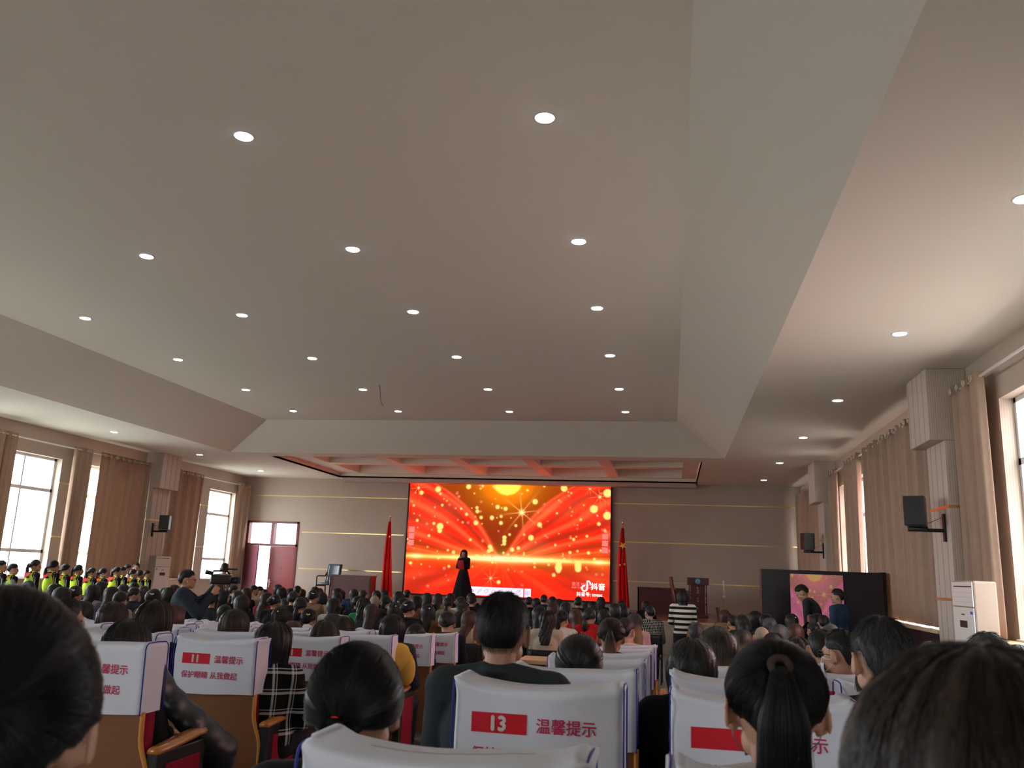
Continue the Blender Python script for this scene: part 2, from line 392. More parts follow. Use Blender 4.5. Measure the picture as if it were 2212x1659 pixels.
rod(-1, 23.35, 28.3, 'white curtain rod above the window past the left pillar')
rod(1, 8.2, 12.45, 'white curtain rod above the nearest right window'); rod(1, 13.6, 22.25, 'white curtain rod between the two right pillars')
rod(1, 23.3, 28.2, 'white curtain rod in the far right corner')
b = MB(); b.box(-70, 60, -60, 90, -1.4, -1.2); g_ = struct('ground', b, mat('pale_paving', (.60, .58, .54), .9, noise=.1, nscale=.3))  # outdoor ground added to weaken the light rising through the windows
# ================================================================ outside, right: pale red building seen through the nearest window
b = MB(); b.box(13, 22, -2, 22, -3, 9.5)
bd = b.build('building', mat('pale_red_facade', (.62, .22, .22), .8, noise=.1, nscale=1)); tag(bd, 'pale red building wall outside the nearest right-hand window', 'building')
for i in range(5):
    q = MB(); q.box(12.9, 13, -2, 22, i*2.2-2, i*2.2-1.7); q.build('ledge', m_white, bd)
# ================================================================ doors in the back wall
m_red = mat('red_lacquered_door', (.24, .035, .04), .3, .45, noise=.12, nscale=2)
m_frred = mat('dark_red_frame', (.16, .025, .035), .35, .4)
b = MB(); y0, y1 = YB-.03, YB+.2; zl = 2.08
b.box(DX0, DX0+.08, y0, y1, ZFLAT, DZ).box(DX1-.07, DX1, y0, y1, ZFLAT, DZ).box(DX0, DX1, y0, y1, DZ-.07, DZ).box(DX0, DX1, y0, y1, zl-.05, zl+.03)
xm = (DX0+DX1)/2; b.box(xm-.05, xm+.05, y0, y1, zl+.03, DZ-.07)
dfr = struct('door_1', b, m_frred)
q = MB(); q.box(DX0+.08, xm-.05, YB+.08, YB+.09, zl+.03, DZ-.07); q.build('pane', m_glass, dfr)
q = MB(); q.box(xm+.05, DX1-.07, YB+.08, YB+.09, zl+.03, DZ-.07); q.build('pane', m_glass, dfr)
lf = MB(); lf.box(xm-.02, DX1-.075, YB-.02, YB+.03, ZFLAT+.01, zl-.055, .004); d2 = lf.build('door_2', m_red); d2['kind'] = 'structure'
q = MB(); q.box(xm+.03, xm+.09, YB-.035, YB-.02, .62, .90).tube([(xm+.06, YB-.06, .80), (xm+.19, YB-.07, .80)], .012, n=8).tube([(xm+.06, YB-.02, .80), (xm+.06, YB-.06, .80)], .012, n=8)
q.build('door_handle', mat('chrome', (.7, .7, .7), .2, .5, metal=1), d2, True)
q = MB(); q.tube([(xm+.47, YB-.022, 1.27), (xm+.47, YB-.03, 1.27)], .018, n=12); q.build('peephole', m_black, d2)
lf = MB(); lf.box(0, .88, -.025, .025, ZFLAT+.01, zl-.055, .004)          # opened leaf, hinged at the left jamb
d3 = lf.build('door_3', mat('mauve_door_edge', (.20, .06, .085), .25, .5, noise=.1)); d3['kind'] = 'structure'
d3.location = (DX0+.09, YB-.02, 0); d3.rotation_euler = (0, 0, math.radians(-38))
b = MB(); b.box(DX0-1.0, DX1+1.2, YB+2.6, YB+2.7, ZFLAT, 3.6).box(DX0-1, DX1+1.2, YB+.25, YB+2.7, ZFLAT-.05, ZFLAT); b.box(DX1+.5, DX1+.6, YB+.25, YB+2.6, ZFLAT, 3.6)
struct('wall_corridor', b, mat('corridor_wall', (.62, .68, .66), .7))
b = MB(); b.box(DX0+.95, DX0+1.3, YB+2.56, YB+2.6, 1.35, 2.4); struct('window_20', b, m_frame)
# ================================================================ the stage screen
def picture(u, v, pink=False):
    """u 0..1 across, v 0..1 down, numpy arrays -> linear rgb: red drapery wings, gold beam, bokeh"""
    asp = 1.85; X = u*asp; r = np.random.RandomState(5)
    vx, vy = .478*asp, .66
    dx, dy = X-vx, v-vy; rad = np.hypot(dx, dy); ang = np.arctan2(dx, -dy)            # 0 = up
    st = np.sin(ang*9+np.sin(rad*5)*1.3)*.5 + np.sin(ang*23+rad*6)*.3 + np.sin(ang*41-rad*9)*.15
    red = .80 + .16*st; grn = .022+.035*np.clip(st, 0, 1)**1.5; blu = .006+.008*np.clip(st, 0, 1)
    # folds crossing the wings
    k = np.clip(np.sin(rad*8-np.abs(ang)*5+np.sin(ang*4))*.9, 0, 1)*np.clip(1.2-rad, 0, 1)*(dy < .0)
    grn = grn + k*.045; blu = blu + k*.02
    dk = np.clip(np.sin(ang*7+2)*.8, 0, 1)*np.clip(rad*1.4, 0, 1)*(dy > .02); red = red*(1-.35*dk)
    # dark valley between the wings
    edge = .16 + .92*np.clip((vy-v)/vy, 0, 1)**.62*.42
    t_ = np.clip(-dy, 0, 1); edge = np.where(dy < 0, .6*t_+1.15*t_**4+.012, .0)
    qf = np.log((np.abs(dx)+.03)/(edge+.03)+1e-4); fold = np.sin(qf*9+np.sin(t_*9+dx*3)*.8)*np.clip(qf*6, 0, 1)*(dy < -.02)
    red = red+.10*fold; grn = grn+.075*np.clip(fold, 0, 1)**3+.02*np.clip(-fold, 0, 0); blu = blu+.022*np.clip(fold, 0, 1)**3; red = red*(1-.22*np.clip(-fold, 0, 1)**2)
    s = 1/(1+np.exp((np.abs(dx)-edge)/.008)); s = s*(dy < 0)
    vr, vg, vb = .27+.1*np.clip(1-v*1.5, 0, 1), .022+.03*np.clip(1-v*2, 0, 1), .002
    red = red*(1-s)+vr*s; grn = grn*(1-s)+vg*s; blu = blu*(1-s)+vb*s
    rim = np.exp(-((np.abs(dx)-edge-.02)/.018)**2)*(dy < -.03)*.8; grn = grn+rim*.07; red = red+rim*.2; blu = blu+rim*.025
    # gold sun at the top
    d = np.hypot((X-.495*asp), (v+.01)*1.25); g = np.exp(-(d/.24)**2); red = red+g*.8; grn = grn+g*.30
    g = np.clip((.135-d)/.03, 0, 1); red = red+g; grn = grn+g*.85; blu = blu+g*.10
    # beam
    yb = .665+.002*u; t = np.exp(-(np.abs(v-yb)/(.016+.008*np.exp(-((u-.5)/.2)**2)))**1.6); f = np.exp(-(np.abs(v-yb)/.045)); bright = .5+.7*np.exp(-((u-.5)/.28)**2)+.5*np.exp(-((u-.05)/.03)**2)+.5*np.exp(-((u-.95)/.03)**2)
    red = red+t*bright; grn = grn+t*bright*.95+f*bright*.22; blu = blu+t*bright**2*.40
    # sparkling stars
    for (sx, sy, ss) in ((.571, .245, .17), (.043, .04, .07), (.90, .02, .05), (.948, .09, .08), (.43, .84, .07)):
        ex, ey = X-sx*asp, v-sy; rr = np.hypot(ex, ey); aa = np.arctan2(ey, ex)
        ray = np.abs(np.cos(aa*4+.5))**26*np.exp(-rr/(ss*.36)) + np.exp(-(rr/(ss*.13))**2)*1.6
        red = red+ray*1.0; grn = grn+ray*.62; blu = blu+ray*.22
    # bokeh
    D = [(.92, .20, .034), (.985, .055, .036), (.985, .255, .034), (.775, .02, .028), (.62, .47, .024), (.635, .145, .023), (.165, .39, .03), (.165, .43, .02), (.145, .05, .026),
         (.06, .085, .018), (.345, .35, .02), (.49, .215, .017), (.45, .20, .018), (.35, .245, .016), (.424, .30, .018), (.47, .345, .016), (.37, .30, .014), (.66, .35, .02), (.42, .56, .018), (.415, .60, .016), (.53, .58, .018),
         (.49, .475, .017), (.49, .505, .017), (.49, .53, .015), (.757, .70, .026), (.757, .725, .03), (.76, .675, .022), (.757, .75, .02), (.85, .69, .028), (.85, .71, .028), (.85, .73, .026), (.735, .79, .014), (.24, .62, .014), (.24, .66, .014), (.30, .02, .022), (.47, .87, .015), (.56, .565, .014), (.945, .33, .014)]
    for _ in range(190):
        a, bb, c = r.rand(), r.rand(), .003+.010*r.rand()**1.6
        if bb > .8 and r.rand() < .5: bb *= .7
        D.append((a, bb, c))
    for i, (sx, sy, ss) in enumerate(D):
        q = 1/(1+np.exp((np.hypot(X-sx*asp, v-sy)-ss)/.0022)); o = .55 if (i > 40 and i % 4 == 0) else 1
        if i > 40 and sy > .75: o *= .6
        red = red+q*(1.1-red)*o; grn = grn+q*((.80 if o == 1 else .30)-grn)*o; blu = blu+q*(.20-blu)*o
    c = np.clip(np.stack([red, grn, blu], -1), 0, 1.25)
    if pink:                    # photographed through a tilted, washed-out panel
        c = np.clip(c, 0, 1); w_ = np.clip((c[..., 0]-.4)/.4, 0, 1)*np.clip(1-c[..., 1]*3, 0, 1); c = c*np.array([.24, .17, .10])+np.array([.17, .080, .078]); c[..., 2] += .11*w_
    else:                       # the panel is brighter than the exposure can hold in its reds
        r0 = c[..., 0].copy(); c = c/SCREEN; c[..., 0] *= 1+1.1*smn_(r0, .6, .85)
    return c
def smn_(x, a, b): t = np.clip((x-a)/(b-a), 0, 1); return t*t*(3-2*t)
def display(name, x0, x1, z0, z1, y, nu, nv, es, parent, pink=False, uv=(0, 1, 0, 1)):
    us = np.linspace(0, 1, nu); vs = np.linspace(0, 1, nv); U, V = np.meshgrid(us, vs)
    co = np.stack([x0+(x1-x0)*U, np.full_like(U, y), z1+(z0-z1)*V], -1).reshape(-1, 3)
    idx = np.arange(nu*nv).reshape(nv, nu); F = np.stack([idx[:-1, :-1], idx[1:, :-1], idx[1:, 1:], idx[:-1, 1:]], -1).reshape(-1, 4)
    me = bpy.data.meshes.new(name); me.vertices.add(len(co)); me.vertices.foreach_set('co', co.ravel())
    me.loops.add(F.size); me.loops.foreach_set('vertex_index', F.ravel().astype(np.int32)); me.polygons.add(len(F))
    me.polygons.foreach_set('loop_start', np.arange(0, F.size, 4, dtype=np.int32)); me.update(calc_edges=True); me.validate()
    c = picture(uv[0]+(uv[1]-uv[0])*U, uv[2]+(uv[3]-uv[2])*V, pink).reshape(-1, 3); ca = me.color_attributes.new('Col', 'FLOAT_COLOR', 'POINT')
    ca.data.foreach_set('color', np.concatenate([c, np.ones((len(c), 1))], 1).astype(np.float32).ravel())
    m, N, L, b = nodes(name+'_light'); a = N.new('ShaderNodeVertexColor'); a.layer_name = 'Col'
    b.inputs['Base Color'].default_value = (.01, .01, .01, 1); b.inputs['Roughness'].default_value = .6; b.inputs['Specular IOR Level'].default_value = .05
    L.new(a.outputs['Color'], b.inputs['Emission Color']); b.inputs['Emission Strength'].default_value = es
    return link(name, me, m, parent)
m_txw = mat('glowing_white', (.8, .8, .8), emit=(1, 1, 1), es=1.0); m_txl = mat('glowing_lilac', (.7, .65, .8), emit=(.80, .70, .88), es=1.0)
m_txd = mat('glowing_grey', (.2, .2, .25), emit=(.16, .15, .2), es=1.0); m_txp = mat('glowing_pink', (.8, .3, .4), emit=(.92, .16, .12), es=.9)
sx0, sx1, sz0, sz1 = -8.95, -1.91, .57, 4.38; sy = YB-.13
b = MB(); b.box(sx0, sx1, sy, YB, sz0, sz1)
scr = b.build('led_screen', m_black); tag(scr, 'large wall screen showing red and gold festive graphics behind the stage', 'screen')
dx0, dx1, dz0, dz1 = sx0+.06, sx1-.06, sz0+.06, sz1-.06; dw, dh = dx1-dx0, dz1-dz0
display('picture', dx0, dx1, dz0, dz1, sy-.004, 640, 346, SCREEN, scr)
def join_shift(me, d, dz=.0003):
    n = len(me.vertices); co = np.zeros(n*3); me.vertices.foreach_get('co', co); co = co.reshape(-1, 3); polys = [tuple(p.vertices) for p in me.polygons]
    V, F = [], []
    for k, (a, c) in enumerate(((0, 0), (d, 0), (-d, 0), (0, d), (0, -d))): V += [(x+a, y+c, z+dz*k) for x, y, z in co]; F += [tuple(i+n*k for i in p) for p in polys]
    r = bpy.data.meshes.new('lettering'); r.from_pydata(V, [], F); return r
def bold_text(s, h, d): return join_shift(text_mesh(s, h, 0, 0.0, 'LEFT'), d*.8)
def on_screen(name, u0, u1, v0, v1, m, y=.010, t=.003):
    q = MB(); q.box(dx0+dw*u0, dx0+dw*u1, sy-y-t, sy-y, dz1-dh*v1, dz1-dh*v0); return q.build(name, m, scr)
def on_text(s, u, v, h, m, bold=0, parent=scr, y=.013, sp=1.0):
    o = link('lettering', bold_text(s, h, bold), m, parent); o.rotation_euler = (math.pi/2, 0, 0); o.location = (dx0+dw*u, sy-y, dz1-dh*v); return o
on_screen('toolbar', .325, .592, .918, .992, m_txl); on_screen('toolbar', .597, .628, .918, .992, m_txl)
S = .085
def ic(u, pts):
    q = MB()
    for a, c in zip(pts, pts[1:]):
        A = Vector((dx0+dw*u+a[0]*S, sy-.016, dz1-dh*.955+a[1]*S)); B = Vector((dx0+dw*u+c[0]*S, sy-.016, dz1-dh*.955+c[1]*S)); q.tube([A, B], .006, n=4)
    q.build('icon', m_txd, scr)
ic(.345, [(-.4, .8), (-.4, -.6), (0, -.2), (.5, -.2), (-.4, .8), (-.2, .3), (-.3, -.2), (.1, -.1), (-.2, .4)])
ic(.378, [(-.8, -.8), (-.5, -.2), (.6, .8), (.9, .5), (-.2, -.5), (-.8, -.8)]); ic(.412, [(-.9, 0), (.1, .8), (.8, .1), (-.2, -.7), (-.9, 0)])
ic(.447, [(math.cos(t*.7)*.7, math.sin(t*.7)*.7) for t in range(10)]); ic(.483, [(-.6, -.7), (-.6, .7), (.6, .7), (.6, -.7), (-.6, -.7)])
ic(.53, [(-.5, -.8), (-.5, .8), (.5, .8), (.5, -.8), (-.5, -.8)]); ic(.53, [(-.3, .3), (.3, .3)]); ic(.53, [(-.3, -.1), (.3, -.1)])
ic(.568, [(.1, .6), (-.7, .6), (-.7, -.8), (.7, -.8), (.7, -.1)]); ic(.568, [(-.2, -.2), (.7, .8), (.2, .8)]); ic(.568, [(.7, .8), (.7, .3)])
ic(.612, [(-.8, -.4), (-.8, .7), (.8, .7), (.8, -.4), (-.8, -.4)]); ic(.612, [(0, -.4), (0, -.8)]); ic(.612, [(-.4, -.8), (.4, -.8)]); ic(.612, [(-.2, .4), (.3, .15), (-.2, -.1), (-.2, .4)])
for v in (.40, .46, .52): on_screen('side_button', .008, .036, v, v+.05, m_txp)
for v in (.415, .475, .535): on_screen('side_button', .962, .990, v, v+.05, m_txp)
on_text('激活 Windows', .822, .872, .13, m_txp, .002); on_text('转到“设置”以激活Windows', .822, .897, .075, m_txp, .001)
on_text('抖音', .912, .90, .235, m_txw, .008, y=.018); on_text('抖音号: ttvssc', .845, .960, .145, m_txw, .004, y=.018)
q = MB(); u, v = .883, .875; cx, cz = dx0+dw*u, dz1-dh*v                      # white musical-note emblem
pts = [(cx+math.cos(a)*.085, sy-.02, cz-.07+math.sin(a)*.085) for a in [math.radians(d) for d in range(80, 361, 20)]]
q.tube(pts, .024, n=8); q.tube([(cx+.085, sy-.02, cz-.07), (cx+.085, sy-.02, cz+.17)], .024, n=8)
q.tube([(cx+.085, sy-.02, cz+.17)]+[(cx+.085+.11*math.sin(a), sy-.02, cz+.17-.11*(1-math.cos(a))) for a in (.4, .8, 1.2, 1.5)], .022, n=8)
q.build('note_emblem', m_txw, scr, True)
# ================================================================ display wall on the hall floor, right
lx0, lx1, ly, lz1 = 1.62, 3.74, 16.6, 1.66
b = MB(); b.box(lx0, lx1, ly, ly+.30, ZFLAT, lz1, .01)
lw = b.build('display_wall', mat('dark_panel', (.030, .026, .034), .45, .3, noise=.2)); tag(lw, 'dark upright display wall with a pink festive picture, right of the stage', 'display')
display('picture', 2.13, 3.05, .02, 1.59, ly-.006, 200, 330, .85, lw, True, (.28, .74, 0, 1.1))
b = MB(); b.box(3.06, 3.075, ly-.012, ly-.002, ZFLAT, lz1-.02).box(2.115, 2.128, ly-.012, ly-.002, ZFLAT, lz1-.02); b.build('panel_joint', m_black, lw)
b = MB(); b.box(lx1-.04, lx1+.06, ly+.04, ly+.34, ZFLAT, lz1+.01); b.build('side_post', m_black, lw)
# ================================================================ flags
m_flag = mat('red_flag_cloth', (.70, .012, .016), .6, .25, noise=.12, nscale=5); m_star = mat('yellow_star', (.85, .65, .03), .6)
def star(b, c, r, rot=0, y=0):
    P = []
    for k in range(10):
        a = math.pi/2 + k*math.pi/5 + rot; rr = r if k % 2 == 0 else r*.4; P.append((c[0]+rr*math.cos(a), c[1]+rr*math.sin(a)))
    b.prism(P, 'y', y, y-.006)
def flag(x, label, mirror, stars):
    root = empty('flag', (x, 27.6, ZST), 0, label, 'flag', 'flags on stage')
    b = MB(); b.tube([(0, 0, 0), (0, 0, 2.68)], .015, n=10); b.build('flagpole', mat('pole_steel', (.6, .58, .55), .25, .5, metal=.9), root, True)
    b = MB(); b.ell((0, 0, 2.72), (.03, .03, .045)); b.build('finial', mat('finial_steel', (.7, .66, .6), .2, .5, metal=.9), root, True)
    b = MB(); b.tube([(0, 0, 0), (0, 0, .05), (0, 0, .07)], [.2, .19, .03], n=24); b.build('base', m_black, root, True)
    P = []; rows = 40; cols = 60
    for i in range(rows+1):
        t = i/rows; z = 2.55-2.62*t*(.97); wl = .03+.22*t**.8+.06*math.sin(t*6.0)*t; wr = .05+.20*t
        if t > .72: wl -= (t-.72)*.25
        row = []
        for j in range(cols+1):
            s = j/cols; x_ = -wl + (wl+wr)*s
            yv = -.05 + .045*math.sin(s*17+t*3)*(.4+t) + .02*math.sin(s*31+t*5)
            row.append(((-x_ if mirror else x_), yv, max(z, .06 + .05*math.sin(9*s))))
        P.append(row)
    b = MB(); b.grid(P); c = b.build('flag_cloth', m_flag, root, True); md = c.modifiers.new('s', 'SOLIDIFY'); md.thickness = .005
    if stars:
        b = MB(); star(b, (.02, 1.99), .135, .5, -.085); b.build('star', m_star, root)
        b = MB(); star(b, (.075, 1.42), .055, .1, -.105); b.build('star', m_star, root)
        b = MB(); star(b, (-.065, 1.39), .045, .9, -.10); b.build('star', m_star, root)
    else:
        b = MB(); star(b, (.04, 2.05), .05, .3, -.085); b.build('star', m_star, root)
flag(-9.27, 'red flag on a pole left of the stage screen', False, False)
flag(-1.53, 'red flag with yellow stars on a pole right of the stage screen', False, True)
# ================================================================ stage furniture
m_rose = wood_mat('rosewood', (.055, .012, .014), (.10, .022, .022), .3); m_mauve = wood_mat('red_brown_desk', (.095, .028, .032), (.15, .045, .045), .35)
def desk(x, y, w, m, label, ang=0):
    o = empty('stage_desk', (x, y, ZST), ang, label, 'desk', 'desks on the stage')
    h = .76
    b = MB(); b.box(-w/2-.02, w/2+.02, -.32, .32, h-.045, h, .008); b.build('desk_top', m, o)
    b = MB(); b.box(-w/2, w/2, -.28, -.25, 0, h-.045); b.build('front_panel', m, o)
    for s in (-1, 1):
        b = MB(); b.box(s*(w/2-.02)-.02, s*(w/2-.02)+.02, -.28, .28, 0, h-.045); b.build('side_panel', m, o)
    for s in (-1, 1):
        cx = s*w/4
        b = MB()
        for (a0, a1, c0, c1) in ((cx-w*.2, cx+w*.2, .57, .585), (cx-w*.2, cx+w*.2, .12, .135), (cx-w*.2, cx-w*.2+.015, .12, .585), (cx+w*.2-.015, cx+w*.2, .12, .585)): b.box(a0, a1, -.288, -.28, c0, c1)
        b.build('panel_moulding', m, o)
desk(-10.02, 26.6, 1.30, m_mauve, 'dark red-brown desk with panelled front, between the armchair and the left flag', math.radians(2))
desk(-.30, 26.5, 1.38, m_rose, 'dark rosewood desk with panelled front, between the right flag and the lectern')
def armchair(x, y, z, ang, m_fr, m_up, label, group=None):
    o = empty('armchair', (x, y, z), ang, label, 'chair', group)
    b = MB(); b.box(-.24, .24, -.24, .24, .40, .48, .03); b.build('seat', m_up, o, True)
    P = [[(-.25+.5*s, .22+.10*t+.03*math.cos((s-.5)*3), .46+.62*t) for s in [k/10 for k in range(11)]] for t in [k/8 for k in range(9)]]
    b = MB(); b.grid(P); c = b.build('backrest', m_up, o, True); md = c.modifiers.new('s', 'SOLIDIFY'); md.thickness = .06; md.offset = 0
    for sx_ in (-1, 1):
        b = MB(); b.tube([(sx_*.29, -.22, 0), (sx_*.29, -.23, .66), (sx_*.29, -.15, .69), (sx_*.29, .18, .69), (sx_*.29, .27, .80)], .022, n=8, flat=1.3); b.build('armrest', m_fr, o, True)
        b = MB(); b.tube([(sx_*.28, .25, 0), (sx_*.29, .22, .46), (sx_*.27, .33, 1.08)], .022, n=8); b.build('leg', m_fr, o, True)
        b = MB(); b.box(sx_*.28-.012, sx_*.28+.012, -.22, .24, .36, .40); b.build('rail', m_fr, o)
    return o
m_dwood = wood_mat('dark_chair_wood', (.03, .012, .01), (.06, .02, .015)); m_owood = wood_mat('brown_chair_wood', (.09, .03, .018), (.15, .05, .03))
m_bluel = mat('blue_leather', (.035, .06, .085), .3, .5, bump=.1, bscale=40)
armchair(-11.15, 27.2, ZST, math.radians(-18), m_dwood, m_bluel, 'dark wood armchair with blue leather back beside the left desk', 'armchairs on stage')
armchair(.30, 25.7, ZST, math.radians(95), m_owood, m_owood, 'curved dark wood chair turned sideways beside the lectern', 'armchairs on stage')
armchair(1.55, 24.6, ZFLAT, math.radians(80), m_owood, m_owood, 'low brown wooden chair back showing right of the lectern')
# lectern
lc = empty('lectern', (.72, 25.1, ZST), 0, 'dark wooden lectern with a round blue emblem on its front, right side of stage', 'lectern')
b = MB(); b.box(-.30, .30, -.25, .25, .88, 1.08, .01); b.build('top_box', m_rose, lc)
b = MB(); b.box(-.20, .20, -.19, .16, .08, .88, .006); b.build('column', m_rose, lc)
b = MB(); b.box(-.28, .28, -.25, .25, 0, .08, .008); b.build('plinth', m_rose, lc)
for s in (-1, 1):
    b = MB(); b.box(s*.235-.015, s*.235+.015, -.2, -.17, .08, .88); b.build('side_post', m_rose, lc)
b = MB(); b.tube([(0, -.251, .985), (0, -.258, .985)], .078, n=32); em = b.build('emblem', mat('emblem_blue', (.03, .22, .55), .4), lc)
b = MB(); b.tube([(0, -.259, .985), (0, -.261, .985)], .055, n=32); b.build('emblem_field', mat('emblem_pale', (.25, .55, .65), .4), em)
b = MB(); b.prism([(-.045, .96), (-.015, .995), (0, .98), (.02, 1.0), (.045, .96), (0, .945)], 'y', -.262, -.264); b.build('emblem_hills', mat('emblem_green', (.05, .25, .12), .4), em)
b = MB(); b.tube([(0, -.262, 1.012), (0, -.264, 1.012)], .012, n=16); b.build('emblem_sun', mat('emblem_red', (.5, .03, .03), .4), em)
rm_ = random.Random(3)                                      # faded upright lettering, worn beyond reading
for k, (zc, cc) in enumerate(((.80, 0), (.73, 0), (.66, 0), (.52, 1), (.45, 1), (.25, 1))):
    b = MB()
    for q in range(7):
        a = rm_.uniform(0, 3.14); cx_, cz_ = rm_.uniform(-.022, .022), zc+rm_.uniform(-.022, .022); l_ = rm_.uniform(.012, .026)
        b.tube([(cx_-math.cos(a)*l_, -.1925, cz_-math.sin(a)*l_), (cx_+math.cos(a)*l_, -.1925, cz_+math.sin(a)*l_)], .0045, n=5)
    b.build('faded_character', mat('lectern_pink', (.48, .22, .26), .6) if cc == 0 else mat('lectern_grey', (.30, .28, .28), .6), lc)
for z_ in (.60, .36):
    b = MB(); b.box(-.22, .22, -.215, -.20, z_-.02, z_+.02); b.build('cross_rail', m_rose, lc)
# stand with white tube, gooseneck microphone
ps = empty('pole_stand', (1.54, 26.9, ZFLAT), 0, 'thin stand with a white upright tube and a white disc, right of the lectern', 'stand')
b = MB(); b.tube([(0, 0, 0), (0, 0, 1.36)], .006, n=8); b.build('pole', mat('stand_grey', (.3, .3, .3), .4, metal=.5), ps, True)
b = MB(); b.tube([(0, 0, 1.40), (0, 0, 1.80)], .022, n=12); b.build('tube', m_white, ps, True)
b = MB(); b.tube([(0, -.02, 1.33), (0, .02, 1.33)], .05, n=24); b.build('disc', m_white, ps, True)
b = MB(); b.tube([(0, 0, 0), (0, 0, .03)], .15, n=24); b.build('base', m_black, ps)
gm = empty('conference_table', (1.95, 20.9, ZFLAT), 0, 'small dark table with a gooseneck microphone, mostly hidden behind the audience', 'table')
b = MB(); b.box(-.35, .35, -.25, .25, .70, .74); b.build('table_top', m_dwood, gm)
for a, c in ((-.3, -.2), (.3, -.2), (-.3, .2), (.3, .2)):
    b = MB(); b.box(a-.02, a+.02, c-.02, c+.02, 0, .70); b.build('leg', m_dwood, gm)
mc_ = empty('gooseneck_microphone', (1.62, 20.85, ZFLAT+.741), 0, 'thin black gooseneck microphone leaning right, behind the mustard coat', 'microphone')
b = MB(); b.tube([(0, 0, 0), (0, 0, .03)], .06, n=16); b.build('base', m_black, mc_)
b = MB(); b.tube([(0, 0, .03), (-.03, 0, .15), (-.01, 0, .26), (.12, 0, .33), (.17, 0, .345)], [.006, .006, .005, .005, .014], n=8); b.build('neck', m_black, mc_, True)
# ================================================================ air conditioners
def ac(x0, x1, y0, y1, face, label):
    cx, cy = (x0+x1)/2, (y0+y1)/2; o = empty('air_conditioner', (cx, cy, ZFLAT), 0, label, 'air conditioner', 'floor-standing air conditioners')
    hx, hy, H = (x1-x0)/2, (y1-y0)/2, 1.89; s = face
    b = MB(); b.box(-hx, hx, -hy, hy, 0, H, .02); b.build('cabinet', mat('ac_beige', (.33, .28, .22), .5), o)
    fx = s*hx; F = lambda a, c, z0, z1, t=.012, d=0: tuple(sorted((fx+s*d, fx+s*(d+t)))) + (a, c, z0, z1)
    b = MB(); b.box(*F(-hy+.015, hy-.015, 1.59, H-.015), .004); b.build('upper_grille', m_white, o)
    b = MB(); b.box(*F(-hy+.015, hy-.015, .04, 1.575), .004); b.build('front_panel', m_white, o)
    b = MB(); b.box(*F(-hy+.03, hy-.10, H-.075, H-.06, .002, .0125)); b.build('air_slot', m_black, o)
    for i in range(3):
        b = MB(); b.box(*F(-hy+.03, hy-.03, 1.64+i*.055, 1.643+i*.055, .002, .0125)); b.build('louvre_line', mat('ac_line', (.5, .5, .48), .5), o)
    b = MB(); b.box(*F(-.13, .13, 1.34, 1.42, .004, .0125)); b.build('control_display', m_black, o)
    yy = -s*(hy-.14) if s > 0 else (hy*0-hy+.07)
    b = MB(); b.box(*F(-.05, .05, 1.485, 1.50, .003, .0125)); b.build('badge', m_black, o)
    b = MB(); b.box(*F(-hy+.03, -hy+.12, 1.30, 1.54, .003, .0125)); st = b.build('energy_label', mat('label_paper', (.8, .8, .8), .5), o)
    b = MB(); b.box(*F(-hy+.035, -hy+.115, 1.50, 1.535, .002, .0156)); b.build('label_heading', mat('label_blue', (.05, .12, .6), .5), st)
ac(3.5, 3.76, 11.12, 11.90, -1, 'white floor-standing air conditioner beside the near right pillar')
ac(-14.87, -14.5, 22.55, 23.45-.12, 1, 'white floor-standing air conditioner against the left pillar')
# ================================================================ wall loudspeakers
def speaker(px, py, side, label, ang, reach=.36):
    """px,py: pillar face point"""
    o = empty('loudspeaker', (px, py, 2.05), 0, label, 'loudspeaker', 'loudspeakers on the pillars')
    s = -side
    b = MB(); b.box(*sorted((0, s*.03)), -.04, .04, 0, .38, .004); b.build('wall_plate', m_black, o)
    b = MB(); b.tube([(s*.02, 0, .15), (s*(reach-.06), 0, .15)], .026, n=10).box(*sorted((s*(reach-.12), s*(reach+.12))), -.05, .05, .13, .20); b.build('bracket_arm', m_black, o, True)
    c = MB(); c.box(-.135, .135, -.14, .14, 0, .40, .008); cb = c.build('cabinet', m_black, o); cb.location = (s*(reach+.02), 0, .21); cb.rotation_euler = (0, 0, ang)
    g = MB(); g.box(-.12, .12, -.148, -.141, .02, .38); g.build('grille', mat('speaker_grille', (.02, .02, .022), .7, bump=.4, bscale=300), cb)
    g = MB(); g.box(-.10, -.085, -.152, -.149, .03, .05); g.build('badge', mat('speaker_badge', (.5, .15, .1), .4), cb)
    g = MB(); g.tube([(0, .06, .28), (s*.03, .08, .33), (s*.18, .05, .26), (s*.3, 0, .22)], .004, n=6); g.build('cable', m_black, o, True)
speaker(3.72, 12.75, 1, 'black loudspeaker on the near right pillar, the largest one', math.radians(160))
speaker(3.72, 22.5, 1, 'black loudspeaker on the far right pillar', math.radians(190))
speaker(-14.70, 22.5, -1, 'black loudspeaker on the left pillar', math.radians(-160))

# loose wire hanging from the raised ceiling
b = MB(); b.tube([(-6.02, 16.6, 5.165), (-6.05, 16.75, 5.08), (-6.09, 16.9, 4.98), (-6.10, 17.0, 4.88), (-6.06, 17.05, 4.79)], .006, n=6)
tag(b.build('loose_wire', m_black, None, True), 'thin dark wire hanging from the raised ceiling left of centre', 'wire')
